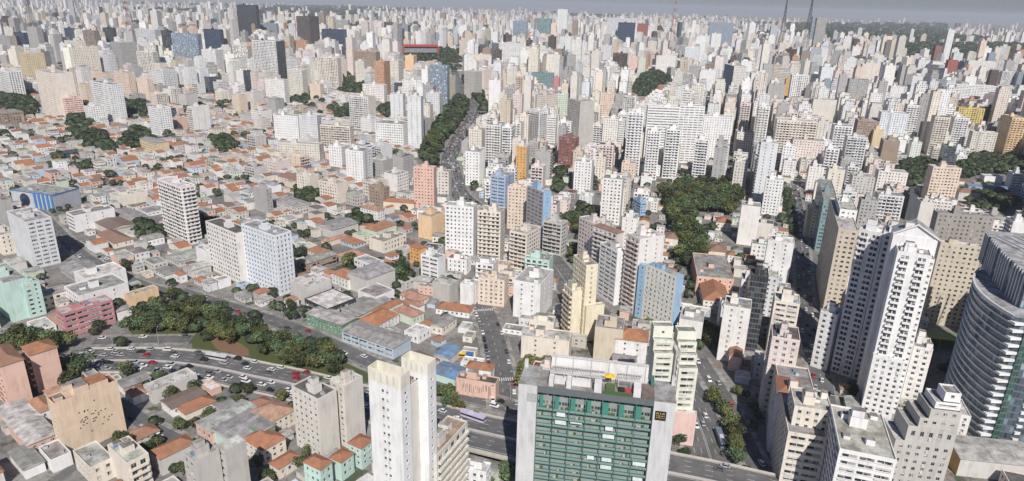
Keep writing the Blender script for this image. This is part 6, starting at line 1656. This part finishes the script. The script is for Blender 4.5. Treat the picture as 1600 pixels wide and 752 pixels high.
bus(-25, 318, .06, R(-6), (.7, .3, .05), 'bus with red, yellow and blue roof panels at the small plaza', ((.5, .05, .05), (.75, .55, .04), (.05, .18, .5)))
bus(*on_path('avenue', 34, 6.6), (.16, .2, .26), 'long dark blue grey bus on the sunken avenue beside the planted strip')
bus(*on_path('expressway', 72, -7.8), (.6, .6, .58), 'pale coach in the far lanes of the expressway bend')
bus(*on_path('expressway', 218, -7.8), (.55, .5, .66), 'white and lilac bus on the raised expressway')
bus(*on_path('avenue', 560, 1.7), (.5, .5, .5), 'grey bus on the avenue climbing to the ridge')
# zebra crossings
for k, s0 in (('plaza_street', 46), ('plaza_street', 128), ('shaded_street', 60), ('hill_road', 196), ('avenue', 92)):
    x, y, z, a = on_path(k, s0, 0); b = MB(); W = ROADW[k]
    for j in range(int(W / 1.1)):
        o = -W / 2 + .5 + j * 1.1; dx, dy = math.cos(a), math.sin(a)
        q = [(x + dx * u + dy * v, y + dy * u - dx * v, z + .012) for u, v in ((-1.6, o), (1.6, o), (1.6, o + .55), (-1.6, o + .55))]
        b.face(q[::-1], 'plain', (.6, .6, .58))
    structure(b.build('zebra_crossing_markings'))
# street lamps
sl = [('hill_road', s, -6.6) for s in range(20, 260, 32)] + [('plaza_street', s, 7.6) for s in range(20, 150, 32)] + [('frontage_street', s, 5.2) for s in range(12, 90, 24)]
for k, s, o in sl:
    q = on_path(k, s, o)
    if not q: continue
    t = thing('street_lamp', 'slim grey street lamp with a curved arm along the ' + k.replace('_', ' ').replace('hill', 'diagonal'), 'street lamp', (q[0], q[1], 0), q[3], 'street lamps along the ' + k.replace('_', ' ').replace('hill', 'diagonal'))
    sg = 1 if o < 0 else -1
    b = MB(); b.tube((0, 0, 0), (0, 0, 9), .13, .08, 7, 'metal', (.45, .45, .44)); b.build('pole', t)
    b = MB(); b.tube((0, 0, 9), (0, -sg * 2.0, 9.6), .07, .05, 6, 'metal', (.45, .45, .44)); b.build('arm', t)
    b = MB(); b.box(-.18, .18, -sg * 2.0 - .45, -sg * 2.0 + .45, 9.55, 9.72, 'metal', (.6, .6, .6), True); b.build('lamp_head', t)

# ------------------------------------------------------------------ air
hz = bpy.data.meshes.new('haze'); B_ = 31000.0
vv = [(x, y, z) for z in (-1.0, 290.0) for y in (-B_, B_) for x in (-B_, B_)]
hz.from_pydata(vv, [], [(0, 2, 3, 1), (4, 5, 7, 6), (0, 1, 5, 4), (2, 6, 7, 3), (0, 4, 6, 2), (1, 3, 7, 5)]); hz.update()
ho = stuff(bpy.data.objects.new('haze', hz)); C.objects.link(ho)
hm = bpy.data.materials.new('haze'); hm.use_nodes = True; nt = hm.node_tree; nt.nodes.remove(nt.nodes['Principled BSDF'])
pv = nt.nodes.new('ShaderNodeVolumePrincipled'); pv.inputs['Color'].default_value = (.86, .92, 1.0, 1); pv.inputs['Density'].default_value = HAZE
nt.links.new(pv.outputs[0], nt.nodes['Material Output'].inputs['Volume']); hz.materials.append(hm)
print('counts', len(houses), len(blocks), len(towers), len(dist_items), len(woods), len(spots), NV, len(bpy.data.objects))
